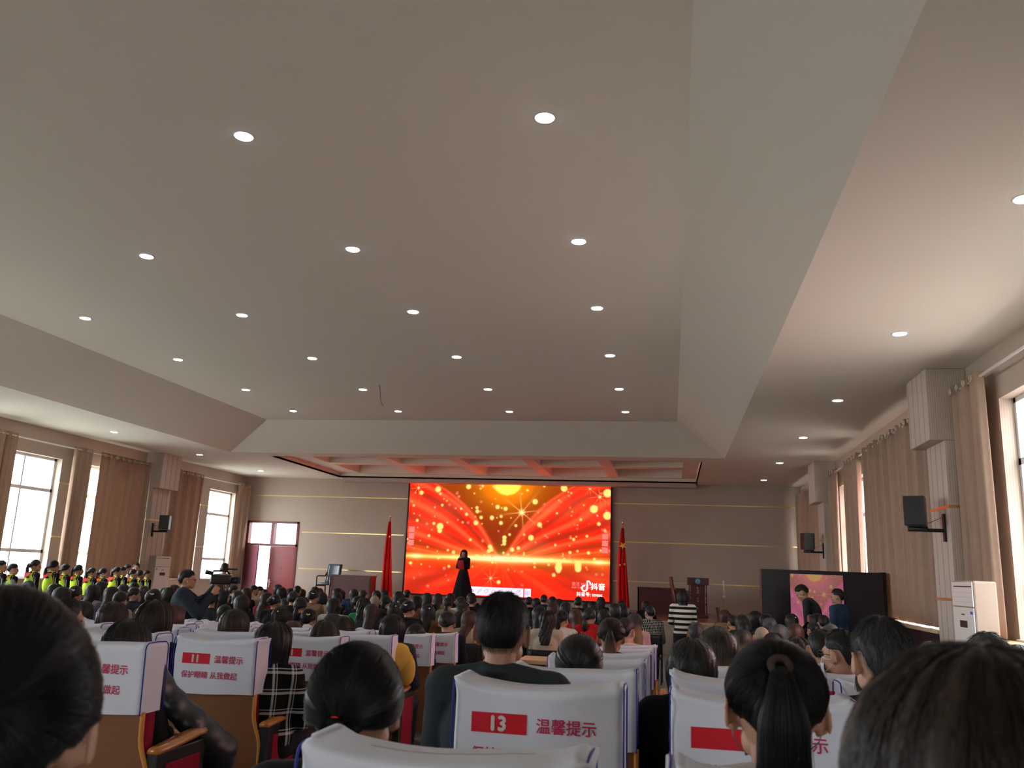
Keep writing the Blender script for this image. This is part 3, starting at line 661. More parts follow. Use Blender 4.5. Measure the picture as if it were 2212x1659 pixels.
# ================================================================ figures
def np_mesh(name, V, F, tone=None, uv=None, smooth=True):
    me = bpy.data.meshes.new(name); V = np.asarray(V, np.float32); F = np.asarray(F, np.int32)
    me.vertices.add(len(V)); me.vertices.foreach_set('co', V.ravel()); me.loops.add(F.size); me.loops.foreach_set('vertex_index', F.ravel())
    me.polygons.add(len(F)); me.polygons.foreach_set('loop_start', np.arange(0, F.size, F.shape[1], dtype=np.int32)); me.update(calc_edges=True)
    if tone is not None:
        a = me.attributes.new('tone', 'FLOAT', 'POINT'); a.data.foreach_set('value', np.asarray(tone, np.float32))
    if uv is not None:
        l = me.uv_layers.new(name='UVMap'); l.data.foreach_set('uv', np.asarray(uv, np.float32)[F.ravel()].ravel())
    if smooth: me.shade_smooth()
    return me
def cap(b, p0, p1, r0, r1, n=14, flat=1.0):
    p0, p1 = Vector(p0), Vector(p1); d = p1-p0; L_ = d.length; d = d.normalized()
    pts, rr = [], []
    for a in (0.02, .35, .7, 1): pts.append(p0 - d*r0*math.cos(a*math.pi/2)); rr.append(max(.001, r0*math.sin(a*math.pi/2)))
    for a in (1, .7, .35, .02): pts.append(p1 + d*r1*math.cos(a*math.pi/2)); rr.append(max(.001, r1*math.sin(a*math.pi/2)))
    b.tube(pts, rr, n=n, flat=flat)
def remesh(b, voxel, smooth=3, name='body', target=None):
    me = b.mesh(name); o = bpy.data.objects.new('tmp', me); COL.objects.link(o)
    m = o.modifiers.new('r', 'REMESH'); m.mode = 'VOXEL'; m.voxel_size = voxel; m.use_smooth_shade = True
    s = o.modifiers.new('s', 'SMOOTH'); s.factor = .5; s.iterations = smooth
    if target:
        d = o.modifiers.new('d', 'DECIMATE'); d.ratio = target
    dg = bpy.context.evaluated_depsgraph_get(); r = bpy.data.meshes.new_from_object(o.evaluated_get(dg)); r.name = name
    bpy.data.objects.remove(o); bpy.data.meshes.remove(me); r.shade_smooth(); return r
def head_prims(b, T, male=False, fine=False):
    """T: matrix placing the head; head-local +Y is the face"""
    q = MB()
    q.ell((0, -.006, 0), (.076, .095, .096), u=28, v=18)
    q.ell((0, .040, -.045), (.060, .052, .076)); q.ell((0, .055, -.088), (.042, .034, .034)); q.ell((0, .074, -.108), (.022, .018, .014))
    for s in (-1, 1):
        q.ell((s*.036, .066, -.048), (.024, .026, .024)); q.ell((s*.050, .02, -.075), (.016, .035, .022), Euler((.5, 0, 0)))
        e = Euler((.12, 0, s*-.35))
        # ear: rim, bowl and lobe
        pts = [Vector((s*(.085+.011*abs(math.cos(a*.6))), -.010-.018*math.cos(a+.3), -.022+.033*math.sin(a))) for a in [x*.42-.9 for x in range(13)]]
        q.tube(pts, .0052, n=6); q.ell((s*.082, -.006, -.026), (.013, .016, .029), e); q.ell((s*.079, .003, -.050), (.006, .009, .010))
    q.tube([(0, .090, .004), (0, .098, -.022), (0, .106, -.044), (0, .096, -.052)], [.007, .008, .011, .009], n=8)
    for s in (-1, 1): q.ell((s*.012, .102, -.050), (.008, .008, .006)); q.tube([(s*.012, .091, .008), (s*.045, .078, .008)], .008, n=6)
    q.tube([(-.022, .089, -.076), (0, .099, -.072), (.022, .089, -.076)], [.003, .006, .003], n=6); q.tube([(-.018, .089, -.082), (0, .096, -.084), (.018, .089, -.082)], [.003, .006, .003], n=6)
    bmesh.ops.transform(q.bm, matrix=T, verts=q.bm.verts)
    me = bpy.data.meshes.new('t'); q.bm.to_mesh(me); q.bm.free(); b.bm.from_mesh(me); bpy.data.meshes.remove(me)
def hand_prims(b, wr, d, n, side, curl=.5, r=1.0):
    """wrist, direction of the hand, palm normal"""
    wr, d, n = Vector(wr), Vector(d).normalized(), Vector(n).normalized(); n = (n-d*n.dot(d)).normalized(); x = d.cross(n)*side
    cap(b, wr, wr+d*.03, .024, .028, flat=1)
    for k in range(4):
        o = (k-1.5)*.0195
        cap(b, wr+d*.03+x*o*.6, wr+d*.088+x*o, .013, .0125)
        L = (.066, .076, .071, .055)[k]; p = wr+d*.09+x*o; a = 0
        for q, f in enumerate((.45, .32, .23)):
            a += curl*(.7, .9, .7)[q]; e = p + (d*math.cos(a)+n*math.sin(a))*L*f + x*o*.15*(q == 0); cap(b, p, e, .0088-.0007*q, .0082-.0007*q, n=8); p = e
    p = wr+d*.028-x*.026; e = wr+d*.060-x*.052+n*.012; cap(b, p, e, .014, .0115, n=10); cap(b, e, e+d*.028-x*.004+n*(.012+.012*curl), .0105, .0085, n=8)
def mix(a, c, t): return Vector(a)*(1-t)+Vector(c)*t
SIT = dict(hip=(0, .0, .50), ch=(0, -.02, .86), nk=(0, -.02, 1.03), hc=(0, .02, 1.175), sh=(.175, -.02, .985), el=(.225, .07, .70), wr=(.115, .27, .62), hd=(-.35, 1, -.15), hn=(0, 0, -1), kn=(.10, .38, .49), an=(.11, .30, .09), curl=.45)
STAND = dict(hip=(0, 0, .93), ch=(0, -.01, 1.27), nk=(0, -.015, 1.43), hc=(0, .015, 1.585), sh=(.18, -.01, 1.39), el=(.235, -.02, 1.11), wr=(.245, .07, .87), hd=(0, .1, -1), hn=(-1, 0, 0), kn=(.10, .02, .50), an=(.10, -.02, .09), curl=.5)
def figure(P, g=1.0, head=(0, 0, 0), near=False, armL=None, armR=None, tag_='', lean=0, top_ext=0.0, skirt=False):
    """returns body, top and trousers meshes; g widens the shoulders; head = yaw, pitch, roll; armL/armR override joints"""
    rot = Matrix.Translation(Vector(P['hip'])) @ Euler((-lean, 0, 0)).to_matrix().to_4x4() @ Matrix.Translation(-Vector(P['hip']))
    U = lambda p: rot @ Vector(p)
    hc = U(P['hc']); HM = Matrix.Translation(hc) @ Euler((head[1]-lean*.5, head[2], head[0])).to_matrix().to_4x4()
    S = MB(); T = MB(); B = MB()
    hip = Vector(P['hip']); ch = U(P['ch']); nk = U(P['nk'])
    tors = mix(hip, ch, .45)
    def torso(b, e, full=True):
        rm = Euler((-lean, 0, 0))
        b.ell(hip+Vector((0, 0, .03)), (.160+e, .120+e, .12+e)); b.ell(tors, (.140*g+e, .105+e, .17+e), rm); b.ell(ch, (.165*g+e, .112+e, .17+e), rm)
        sh = [U((s*P['sh'][0]*g, P['sh'][1], P['sh'][2])) for s in (-1, 1)]
        cap(b, sh[0], sh[1], .052+e, .052+e)
        for q in sh: cap(b, q, nk+Vector((0, 0, -.005)), .045+e, .045+e*.6)
    torso(S, 0); torso(T, .016+top_ext)
    cap(S, nk-Vector((0, 0, .06)), mix(nk, hc, .62), .054*(.9+.1*g), .050*(.9+.1*g)); head_prims(S, HM)
    for s, A in ((-1, armL), (1, armR)):
        J = dict(P); J.update(A or {})
        sh = U((s*J['sh'][0]*g, *J['sh'][1:])); el = U((s*J['el'][0]*g, *J['el'][1:])); wr = U((s*J['wr'][0], *J['wr'][1:]))
        cap(S, sh, el, .047, .036); cap(S, el, wr, .037, .025)
        hd = Vector((s*J['hd'][0], *J['hd'][1:])); hn = Vector((s*J['hn'][0], *J['hn'][1:])); hand_prims(S, wr, hd, hn, s, J['curl'])
        cap(T, sh, el, .062+top_ext, .050+top_ext); cap(T, el, mix(el, wr, .93), .050+top_ext, .036+top_ext*.5)
        kn = Vector((s*P['kn'][0], *P['kn'][1:])); an = Vector((s*P['an'][0], *P['an'][1:])); hj = hip+Vector((s*.085, 0, -.01))
        cap(S, hj, kn, .082, .055); cap(S, kn, an, .054, .036); cap(S, an-Vector((0, .03, .03)), an+Vector((0, .15, -.055)), .036, .03, flat=.8)
        cap(B, hj, kn, .094, .066); cap(B, kn, mix(kn, an, .95), .066, .050)
        cap(B, an-Vector((0, .03, .038)), an+Vector((0, .155, -.052)), .046, .038)
    B.ell(hip, (.172, .135, .13))
    if skirt:
        zt = hip.z+.10; rows = []
        for t in [k/14 for k in range(15)]:
            z = zt-(zt-.10)*t; rr = .15+.23*t**.9
            rows.append([(rr*math.cos(a)*(1+.04*t*math.sin(a*11)), rr*.8*math.sin(a)*(1+.04*t*math.sin(a*11)), z) for a in [2*math.pi*k/66 for k in range(66)]])
        K = MB(); K.grid(rows, close_v=True); bme = K.mesh('skirt', True); B.bm.free()
    # collar
    T.tube([nk+Vector((math.cos(a)*.062, math.sin(a)*.060+.0, .012+.012*math.cos(a+math.pi/2))) for a in [k*math.pi/8 for k in range(17)]], .017+top_ext*.3, n=8)
    body = remesh(S, .0050 if near else .0080, 2 if near else 2, 'body')
    top = remesh(T, .009 if near else .014, 3, 'jacket')
    bot = bme if skirt else remesh(B, .014, 3, 'trousers')
    return dict(body=body, top=top, bot=bot, HM=HM)
_FG = {}
def fig(key, **kw):
    if key not in _FG: _FG[key] = figure(**kw)
    return _FG[key]
# ---------------------------------------------------------------- hair
CC = Vector((0, -.006, 0)); RR = np.array([.076, .095, .096])
def sdir(a, p):
    a, p = np.radians(a), np.radians(p); return np.stack([np.sin(a)*np.sin(p), -np.cos(a)*np.sin(p), np.cos(p)], -1)
def onhead(d, th): return np.array([0, -.006, 0]) + d*(RR + np.asarray(th)[..., None])
def smn(x, a, b): t = np.clip((x-a)/(b-a), 0, 1); return t*t*(3-2*t)
def hpath(style, A, T, lift, rnd):
    """A azimuth (deg, 0 = back), T 0..1, arrays of one shape -> points"""
    aa = np.abs(((A+180) % 360)-180)
    if style in 'BLC':
        pe = 93-33*smn(aa, 100, 150); L0 = {'B': .145, 'L': .36, 'C': .30}[style]; L = L0*(1-smn(aa, 98, 125)) + .012
        arc = .095*np.radians(pe); tot = arc+L; s = T*tot; p = np.minimum(s/arc, 1)*pe
        th = .018+.014*np.sin(np.radians(p))+lift; P = onhead(sdir(A, p), th); dr = np.maximum(s-arc, 0)
        P[..., 2] -= dr
        sh = 1-(.10 if style == 'B' else .16)*smn(dr, .02, .12)+(.10*smn(dr, .12, .3)); P[..., 0] *= sh
        P[..., 1] -= (.055*smn(dr, .06, .2)*(aa < 80) if style != 'B' else .0*dr)
        if style == 'B': P[..., 1] += .02*smn(dr, .05, .14)
        if style == 'C': P[..., 0] += .010*np.sin(dr*60+A*.3); P[..., 1] += .010*np.cos(dr*55+A*.23)
        return P
    if style in 'SK':
        pe = np.where(aa < 90, 124-44*smn(aa, 42, 78), 80-18*smn(aa, 108, 145)); p = T*pe
        th = (.013+.009*np.cos(np.radians(p)) if style == 'S' else .002)*np.ones_like(p)*(1-.6*smn(T, .75, 1))+lift; return onhead(sdir(A, p), th)
    ph = np.where(aa < 60, 120-18*smn(aa, 20, 60), 104-6*smn(aa, 60, 85)-36*smn(aa, 105, 160)); pt = {'P': 70, 'U': 80, 'H': 48, 'N': 104, 'D': 78}[style]
    d0 = sdir(A, ph); d1 = sdir(np.zeros_like(A), np.full_like(A, pt)); om = np.arccos(np.clip((d0*d1).sum(-1), -1, 1))[..., None]; om = np.maximum(om, 1e-3)
    t = T[..., None]; d = (np.sin((1-t)*om)*d0+np.sin(t*om)*d1)/np.sin(om)
    # lift the path over the crown so the hair keeps its volume
    return onhead(d, .007+.017*np.sin(np.pi*np.clip(T*1.1, 0, 1))+.004*T+lift)
def tail_axis(style, T):
    pt = {'P': 70, 'H': 48, 'N': 104}[style]; p0 = onhead(sdir(0., float(pt)), np.array(.008)); L = {'P': .24, 'H': .22, 'N': .20}[style]
    out = np.array([0, -.035, .012 if style != 'N' else -.01]); T = np.asarray(T)
    x = np.zeros_like(T); y = p0[1]-.040*smn(T, 0, .25)+.012*smn(T, .4, 1); z = p0[2]+.012*np.sin(np.pi*np.clip(T/.3, 0, 1))*(T < .3)-L*np.maximum(T-.10, 0)/.9
    return np.stack([x, y, z], -1)
def tail_r(T): return .011+.031*smn(T, .02, .5)-.020*smn(T, .8, 1)
def strands(Pts, rad):
    """Pts (N,K,3) -> triangular tubes"""
    N, K, _ = Pts.shape; d = np.gradient(Pts, axis=1); d /= np.linalg.norm(d, axis=-1, keepdims=True)+1e-9
    ref = np.zeros_like(d); ref[..., 2] = .3; ref[..., 0] = 1; ref[..., 1] = .2; x = np.cross(d, ref); x /= np.linalg.norm(x, axis=-1, keepdims=True)+1e-9; y = np.cross(d, x)
    tp = (1-.7*np.linspace(0, 1, K)**3)[None, :, None]*rad
    R3 = [x*math.cos(a)*tp+y*math.sin(a)*tp for a in (0, 2.094, 4.189)]
    V = np.stack([Pts+r for r in R3], 2).reshape(-1, 3)
    base = (np.arange(N)[:, None]*K+np.arange(K-1)[None])*3; F = []
    for k in range(3): F.append(np.stack([base+k, base+(k+1) % 3, base+3+(k+1) % 3, base+3+k], -1).reshape(-1, 4))
    return V, np.concatenate(F)
_HR = {}
def hair_mesh(style, lod, seed=0, var=None):
    key = (style, lod, seed, var)
    if key in _HR: return _HR[key]
    r = np.random.RandomState(seed+ord(style[0])*7+lod)
    na, nt = (96, 34) if lod == 2 else (60, 22); A, T = np.meshgrid(np.linspace(-180, 180, na, endpoint=False), np.linspace(0, 1, nt), indexing='ij')
    lump = .0022*np.sin(A*.11+seed)*np.sin(T*5+seed)+.0014*np.sin(A*.31+T*3)
    P = hpath(style, A.copy(), T.copy(), lump*(.3 if style in 'SK' else 1), r)
    inner = P.copy(); nrm = P-np.array([0, -.006, 0]); nrm[..., 2] = np.where(P[..., 2] < -.02, 0, nrm[..., 2]); nrm /= np.linalg.norm(nrm, axis=-1, keepdims=True)+1e-6
    inner = P-nrm*(.018 if style not in 'K' else .006)
    idx = np.arange(na*nt).reshape(na, nt); j = np.roll(idx, -1, 0)
    F1 = np.stack([idx[:, :-1], idx[:, 1:], j[:, 1:], j[:, :-1]], -1).reshape(-1, 4); F2 = F1[:, ::-1]+na*nt
    e0 = idx[:, -1]; e1 = j[:, -1]; F3 = np.stack([e0, e0+na*nt, e1+na*nt, e1], -1)
    Vs = [P.reshape(-1, 3), inner.reshape(-1, 3)]; Fs = [np.concatenate([F1, F2, F3])]; n = 2*na*nt
    uv = [np.stack([A/360*1.0, T], -1).reshape(-1, 2)]*2; tone = [np.full(n, .5)]
    if style in 'PHN':                      # the tail
        tt = np.linspace(0, 1, 20); th = np.linspace(0, 2*np.pi, 20, endpoint=False); C = tail_axis(style, tt); rr = tail_r(tt)
        X = C[:, None, 0]+rr[:, None]*np.cos(th)[None]; Y = C[:, None, 1]+rr[:, None]*.7*np.sin(th)[None]; Z = np.repeat(C[:, 2:3], 20, 1)+.0*X
        Q = np.stack([X, Y, Z], -1); i2 = np.arange(400).reshape(20, 20); k2 = np.roll(i2, -1, 1)
        Vs.append(Q.reshape(-1, 3)); Fs.append(np.stack([i2[:-1], k2[:-1], k2[1:], i2[1:]], -1).reshape(-1, 4)+n)
        uv.append(np.stack(np.meshgrid(tt, np.linspace(0, 1, 20), indexing='ij')[::-1], -1).reshape(-1, 2)); tone.append(np.full(400, .5)); n += 400
    if style == 'U':                        # twisted bun
        c0 = onhead(sdir(0., 80.), np.array(.022)); th, ph = np.meshgrid(np.linspace(0, 2*np.pi, 28, endpoint=False), np.linspace(0, np.pi, 14), indexing='ij')
        rb = .040*(1+.07*np.sin(th*5+ph*4)); Q = np.stack([c0[0]+rb*1.1*np.cos(th)*np.sin(ph), c0[1]-rb*.75*np.cos(ph), c0[2]+rb*np.sin(th)*np.sin(ph)], -1)
        i2 = np.arange(28*14).reshape(28, 14); k2 = np.roll(i2, -1, 0); Vs.append(Q.reshape(-1, 3)); Fs.append(np.stack([i2[:, :-1], i2[:, 1:], k2[:, 1:], k2[:, :-1]], -1).reshape(-1, 4)+n)
        uv.append(np.stack([ph/3, th/6.28*.4], -1).reshape(-1, 2)); tone.append(np.full(28*14, .5)); n += 28*14
    N = {0: 0, 1: 260, 2: 3800}[lod]
    if style == 'K': N = 0
    if N:
        K = 12 if lod == 2 else 8; rad = .00042 if lod == 2 else .0011
        a0 = r.uniform(-180, 180, N)
        if style == 'S':
            t0 = r.uniform(0, .96, N); tl = r.uniform(.10, .22, N); TT = t0[:, None]+tl[:, None]*np.linspace(0, 1, K)[None]
            AA = a0[:, None]+(np.linspace(0, 1, K)[None]*r.uniform(-14, 14, N)[:, None]); lf = (.0+.011*np.linspace(0, 1, K)[None]**1.5)*r.uniform(.1, 1, N)[:, None]
            PP = hpath('S', AA, np.clip(TT, 0, 1.12), lf, r)
        else:
            t0 = r.uniform(0, .35, N); TT = t0[:, None]+(1.0-t0[:, None])*np.linspace(0, 1, K)[None]*r.uniform(.8, 1.02, N)[:, None]
            AA = a0[:, None]+np.cumsum(r.normal(0, .55 if style in 'BLC' else .9, (N, K)), 1); lf = r.uniform(-.0005, .0030, N)[:, None]+np.cumsum(r.normal(0, .00022, (N, K)), 1)
            fl = r.rand(N) < .035; lf = lf+fl[:, None]*np.linspace(0, 1, K)[None]*r.uniform(0, .012, N)[:, None]
            PP = hpath(style, AA, np.clip(TT, 0, 1.0), lf, r)
        V, F = strands(PP, rad); Vs.append(V); Fs.append(F+n); n += len(V); uv.append(np.full((len(V), 2), .1)); tone.append(np.repeat(r.rand(N)**2, K*3))
        if style in 'PHN':
            M_ = N//3; th = r.uniform(0, 2*np.pi, M_); T2 = np.linspace(0, 1, K)[None]*r.uniform(.8, 1.08, M_)[:, None]; C = tail_axis(style, T2); rr = (tail_r(T2)+.0015)*r.uniform(.8, 1.08, M_)[:, None]+.016*T2**3*(r.rand(M_)**3)[:, None]
            PP = C.copy(); PP[..., 0] += rr*np.cos(th)[:, None]; PP[..., 1] += rr*.7*np.sin(th)[:, None]
            V, F = strands(PP, rad); Vs.append(V); Fs.append(F+n); n += len(V); uv.append(np.full((len(V), 2), .1)); tone.append(np.repeat(r.rand(M_)**2, K*3))
    me = np_mesh('hair', np.concatenate(Vs), np.concatenate(Fs), np.concatenate(tone), np.concatenate(uv)); _HR[key] = me; return me
def hair_mat(name, c1, c2, tip=None, rough=.44):
    if name in _MC: return _MC[name]
    m, N, L, b = nodes(name); b.inputs['Roughness'].default_value = rough; b.inputs['Specular IOR Level'].default_value = .32
    at = N.new('ShaderNodeAttribute'); at.attribute_name = 'tone'; uv = N.new('ShaderNodeUVMap'); mp = N.new('ShaderNodeMapping'); mp.inputs['Scale'].default_value = (90, 2.2, 1)
    nz = N.new('ShaderNodeTexNoise'); nz.inputs['Scale'].default_value = 1.6; nz.inputs['Detail'].default_value = 5; L.new(uv.outputs[0], mp.inputs[0]); L.new(mp.outputs[0], nz.inputs['Vector'])
    f = mnode(N, L, 'MULTIPLY', at.outputs['Fac'], mnode(N, L, 'MULTIPLY_ADD', nz.outputs['Fac'], 1.2, .2))
    mx = N.new('ShaderNodeMix'); mx.data_type = 'RGBA'; mx.inputs['A'].default_value = (*c1, 1); mx.inputs['B'].default_value = (*c2, 1); L.new(f, mx.inputs['Factor'])
    outc = mx.outputs['Result']
    if tip:                                 # lighter dyed lengths and ends
        tc = N.new('ShaderNodeTexCoord'); s = N.new('ShaderNodeSeparateXYZ'); L.new(tc.outputs['Object'], s.inputs[0]); mr = N.new('ShaderNodeMapRange'); mr.inputs[1].default_value = -.02; mr.inputs[2].default_value = -.12
        L.new(s.outputs[2], mr.inputs[0]); m2 = N.new('ShaderNodeMix'); m2.data_type = 'RGBA'; m2.inputs['B'].default_value = (*tip, 1); L.new(mr.outputs[0], m2.inputs['Factor']); L.new(outc, m2.inputs['A']); outc = m2.outputs['Result']
    L.new(outc, b.inputs['Base Color'])
    bp = N.new('ShaderNodeBump'); bp.inputs['Strength'].default_value = .5; bp.inputs['Distance'].default_value = .003; L.new(nz.outputs['Fac'], bp.inputs['Height']); L.new(bp.outputs['Normal'], b.inputs['Normal'])
    _MC[name] = m; return m
HAIR = dict(k=hair_mat('black_hair', (.0045, .0045, .005), (.017, .016, .0165)), b=hair_mat('dark_brown_hair', (.010, .0065, .005), (.036, .022, .016)),
            r=hair_mat('auburn_hair', (.035, .012, .009), (.085, .03, .02)), g=hair_mat('greying_hair', (.009, .009, .010), (.11, .11, .12)),
            h=hair_mat('dyed_hair', (.012, .009, .008), (.05, .036, .026), (.20, .105, .05)))
def skin_mat(name, c):
    m = mat(name, c, .5, .35, noise=.08, nscale=30); b = m.node_tree.nodes['Principled BSDF']; b.inputs['Subsurface Weight'].default_value = .12
    b.inputs['Subsurface Radius'].default_value = (.02, .007, .004); return m
SKIN = [skin_mat('skin_a', (.44, .24, .16)), skin_mat('skin_b', (.50, .29, .20)), skin_mat('skin_c', (.38, .20, .13))]
# ---------------------------------------------------------------- cloth
def pattern_mat(name, a, c, kind, sc):
    m, N, L, b = nodes(name); b.inputs['Roughness'].default_value = .85; b.inputs['Specular IOR Level'].default_value = .15
    tc = N.new('ShaderNodeTexCoord'); s = N.new('ShaderNodeSeparateXYZ'); L.new(tc.outputs['Object'], s.inputs[0])
    def band(o, k, w, ph=0): return mnode(N, L, 'LESS_THAN', mnode(N, L, 'FRACT', mnode(N, L, 'MULTIPLY_ADD', o, k, ph+50)), w)
    if kind == 'stripe': f = band(s.outputs[2], sc, .5, .22)
    elif kind == 'plaid':
        d = mnode(N, L, 'ADD', mnode(N, L, 'MULTIPLY', s.outputs[0], .9), mnode(N, L, 'MULTIPLY', s.outputs[1], .6))
        v1 = mnode(N, L, 'MAXIMUM', band(d, sc, .13), band(d, sc, .05, .78)); h1 = mnode(N, L, 'MAXIMUM', band(s.outputs[2], sc, .13), band(s.outputs[2], sc, .05, .78))
        tw = band(mnode(N, L, 'ADD', d, s.outputs[2]), sc*14, .55); f = mnode(N, L, 'MULTIPLY', mnode(N, L, 'MAXIMUM', v1, h1), mnode(N, L, 'MAXIMUM', tw, mnode(N, L, 'MULTIPLY', v1, h1)))
    else:
        d = mnode(N, L, 'ADD', s.outputs[0], mnode(N, L, 'MULTIPLY', s.outputs[1], .6)); f = mnode(N, L, 'MULTIPLY', band(d, sc, .5), band(s.outputs[2], sc, .6))
        if kind == 'check': f = mnode(N, L, 'SUBTRACT', 1, f)
    mx = N.new('ShaderNodeMix'); mx.data_type = 'RGBA'; mx.inputs['A'].default_value = (*a, 1); mx.inputs['B'].default_value = (*c, 1); L.new(f, mx.inputs['Factor']); L.new(mx.outputs['Result'], b.inputs['Base Color']); return m
def cl(name, c, r=.85): return mat('cloth_'+name, c, r, .2, noise=.12, nscale=14, bump=.25, bscale=14)
CLOTH = dict(black=cl('black', (.010, .010, .012)), dark=cl('dark', (.022, .021, .024)), slate=cl('slate', (.026, .032, .038)), navy=cl('navy', (.014, .020, .036)), navyhood=cl('navy_jacket', (.018, .022, .036), .6),
    white=cl('white', (.62, .60, .58)), cream=cl('cream', (.48, .42, .32)), beige=cl('beige', (.33, .26, .17)), khaki=cl('khaki', (.20, .14, .08)), olive=cl('olive', (.22, .20, .12)), brown=cl('brown', (.16, .07, .03)),
    blue=cl('blue', (.045, .10, .20)), bluegray=cl('blue_grey', (.16, .18, .24)), purple=cl('purple', (.035, .022, .06)), green=cl('green', (.02, .22, .07)), red=cl('red', (.45, .012, .015)), pink=cl('pink', (.55, .32, .32)),
    mustard=cl('mustard', (.42, .22, .06)), graybeige=cl('grey_beige', (.28, .23, .20)), grayplaid=pattern_mat('tweed', (.10, .09, .08), (.42, .38, .32), 'hound', 55), hound=pattern_mat('houndstooth', (.012, .012, .012), (.55, .52, .48), 'hound', 38),
    check=pattern_mat('small_check', (.02, .018, .016), (.30, .22, .12), 'check', 48), plaid=pattern_mat('bold_plaid', (.008, .008, .009), (.72, .72, .72), 'plaid', 9), maroonwhite=cl('maroon', (.17, .012, .02)),
    stripe=pattern_mat('bold_stripes', (.008, .008, .010), (.66, .62, .54), 'stripe', 10.5), shirtblue=cl('shirt_blue', (.018, .045, .105), .7), tee=cl('navy_tee', (.022, .032, .045)), lightgray=cl('light_grey', (.30, .29, .26)), fluo=cl('fluorescent_yellow', (.62, .85, .05)))
m_trou = cl('trousers', (.015, .016, .022)); m_mask = mat('mask_cloth', (.16, .30, .38), .8); m_maskw = mat('mask_white', (.7, .72, .74), .8)
m_lens = mat('glasses_frame', (.02, .02, .02), .3, .5); m_silver = mat('silver_clip', (.75, .72, .66), .25, .6, metal=.8); m_eye = mat('eye', (.03, .02, .018), .2, .6)
# ---------------------------------------------------------------- accessories in head-local space
_AC = {}
def acc(kind):
    if kind in _AC: return _AC[kind]
    b = MB()
    if kind == 'mask':
        a = np.linspace(-62, 62, 13); p = np.linspace(-.112, -.028, 8); P = []
        for z in p:
            row = []
            for q in a:
                k = math.radians(q); f = 1-.5*abs(z+.07)/.07*.3; row.append((math.sin(k)*.069*f, .028+math.cos(k)*.082*f*(1.06 if abs(q) < 20 else 1), z))
            P.append(row)
        b.grid(P)
        for s in (-1, 1):
            for z0 in (-.104, -.036): b.tube([(s*.060, .066, z0), (s*.082, .012, (z0-.03)/2), (s*.087, -.016, -.03)], .0013, n=6)
    elif kind == 'glasses':
        for s in (-1, 1):
            c = Vector((s*.033, .104, -.016)); pts = [c+Vector((math.cos(t)*.025, -.004*abs(math.cos(t)), math.sin(t)*.019)) for t in [k*math.pi/8 for k in range(17)]]
            b.tube(pts, .0018, n=6); b.tube([(s*.058, .098, -.012), (s*.078, .05, -.010), (s*.084, -.01, -.014), (s*.083, -.02, -.03)], .0018, n=6)
        b.tube([(-.009, .106, -.012), (.009, .106, -.012)], .0018, n=6)
    elif kind == 'eyes':
        for s in (-1, 1): b.ell((s*.031, .0865, -.018), (.013, .006, .006))
    elif kind.startswith('tie'):
        p = onhead(sdir(0., {'P': 70., 'H': 48., 'N': 104.}[kind[3]]), np.array(.014)); d = (Vector(p)-CC).normalized(); x = d.orthogonal().normalized(); y = d.cross(x)
        rr_ = .017 if kind.endswith('b') else .012
        pts = [Vector(p)+d*.010+x*math.cos(t)*rr_+y*math.sin(t)*rr_ for t in [k*math.pi/8 for k in range(17)]]; b.tube(pts, rr_*.42, n=8)
    elif kind == 'clip':
        p = Vector(onhead(sdir(20., 62.), np.array(.020)))
        for k in range(6): b.ell(p+Vector((-.022+.009*k, -.004, .006*math.sin(k*1.7))), (.006, .005, .009))
        b.tube([p+Vector((-.027, 0, 0)), p+Vector((.03, -.002, .004))], .0035, n=6)
    elif kind == 'bow':
        p = Vector(onhead(sdir(35., 62.), np.array(.022)))
        for s in (-1, 1): b.ell(p+Vector((s*.018, 0, .006)), (.018, .006, .011), Euler((0, s*.5, 0))); b.ell(p+Vector((s*.012, 0, -.016)), (.008, .004, .016), Euler((0, s*.6, 0)))
        b.ell(p, (.006, .007, .006))
    elif kind == 'band':
        pts = [Vector(onhead(sdir(q, 62.+0*q if False else 38.+22*abs(math.cos(math.radians(q)))), np.array(.027))) for q in np.linspace(-180, 180, 40)]
        pts = [Vector((math.cos(t)*.099, .01, math.sin(t)*.117)) for t in np.linspace(.1, math.pi-.1, 24)]; b.tube(pts, .005, n=6)
    elif kind == 'buds':
        b.ell((.089, .006, -.030), (.006, .006, .007)); b.tube([(.091, .008, -.032), (.090, .014, -.058)], .003, n=6)
    me = b.mesh(kind, True); _AC[kind] = me; return me
AM = dict(mask=m_mask, glasses=m_lens, eyes=m_eye, clip=m_silver, bow=mat('purple_bow', (.25, .10, .45), .5), band=mat('cream_band', (.55, .5, .42), .4), buds=m_white)
ANAME = dict(mask='face_mask', glasses='glasses', eyes='eyes', clip='hair_clip', bow='hair_bow', band='headband', buds='earphone')
def add_acc(o, HM, kind, m=None):
    nm = 'hair_tie' if kind.startswith('tie') else ANAME[kind]
    a = link(nm, acc(kind), m or AM.get(kind), o, oslot=True); a.matrix_local = HM; return a
def person(x, y, z, rz, F, sc, style, hc, cloth, label, lod, seed, skin=0, accs=(), bottom=None, group=None, hseed=None, cat='person', topname='jacket', botname='trousers'):
    o = empty('person', (x, y, z), rz, label, cat, group); o.scale = (sc, sc, sc)
    link('body', F['body'], SKIN[skin % 3], o, oslot=True)
    link(topname, F['top'], CLOTH[cloth], o, oslot=True)
    link(botname, F['bot'], bottom or m_trou, o, oslot=True)
    if style:
        h = link('hair', hair_mesh(style, lod, hseed if hseed is not None else seed % 3), HAIR[hc] if not (style == 'K') else mat('sparse_grey_hair', (.30, .24, .19), .7, .2, noise=.25, nscale=60), o, oslot=True); h.matrix_local = F['HM']
    for a in accs:
        if isinstance(a, tuple): add_acc(o, F['HM'], *a)
        else: add_acc(o, F['HM'], a)
    return o
YQ = (-75, -50, -25, 0, 25, 50)
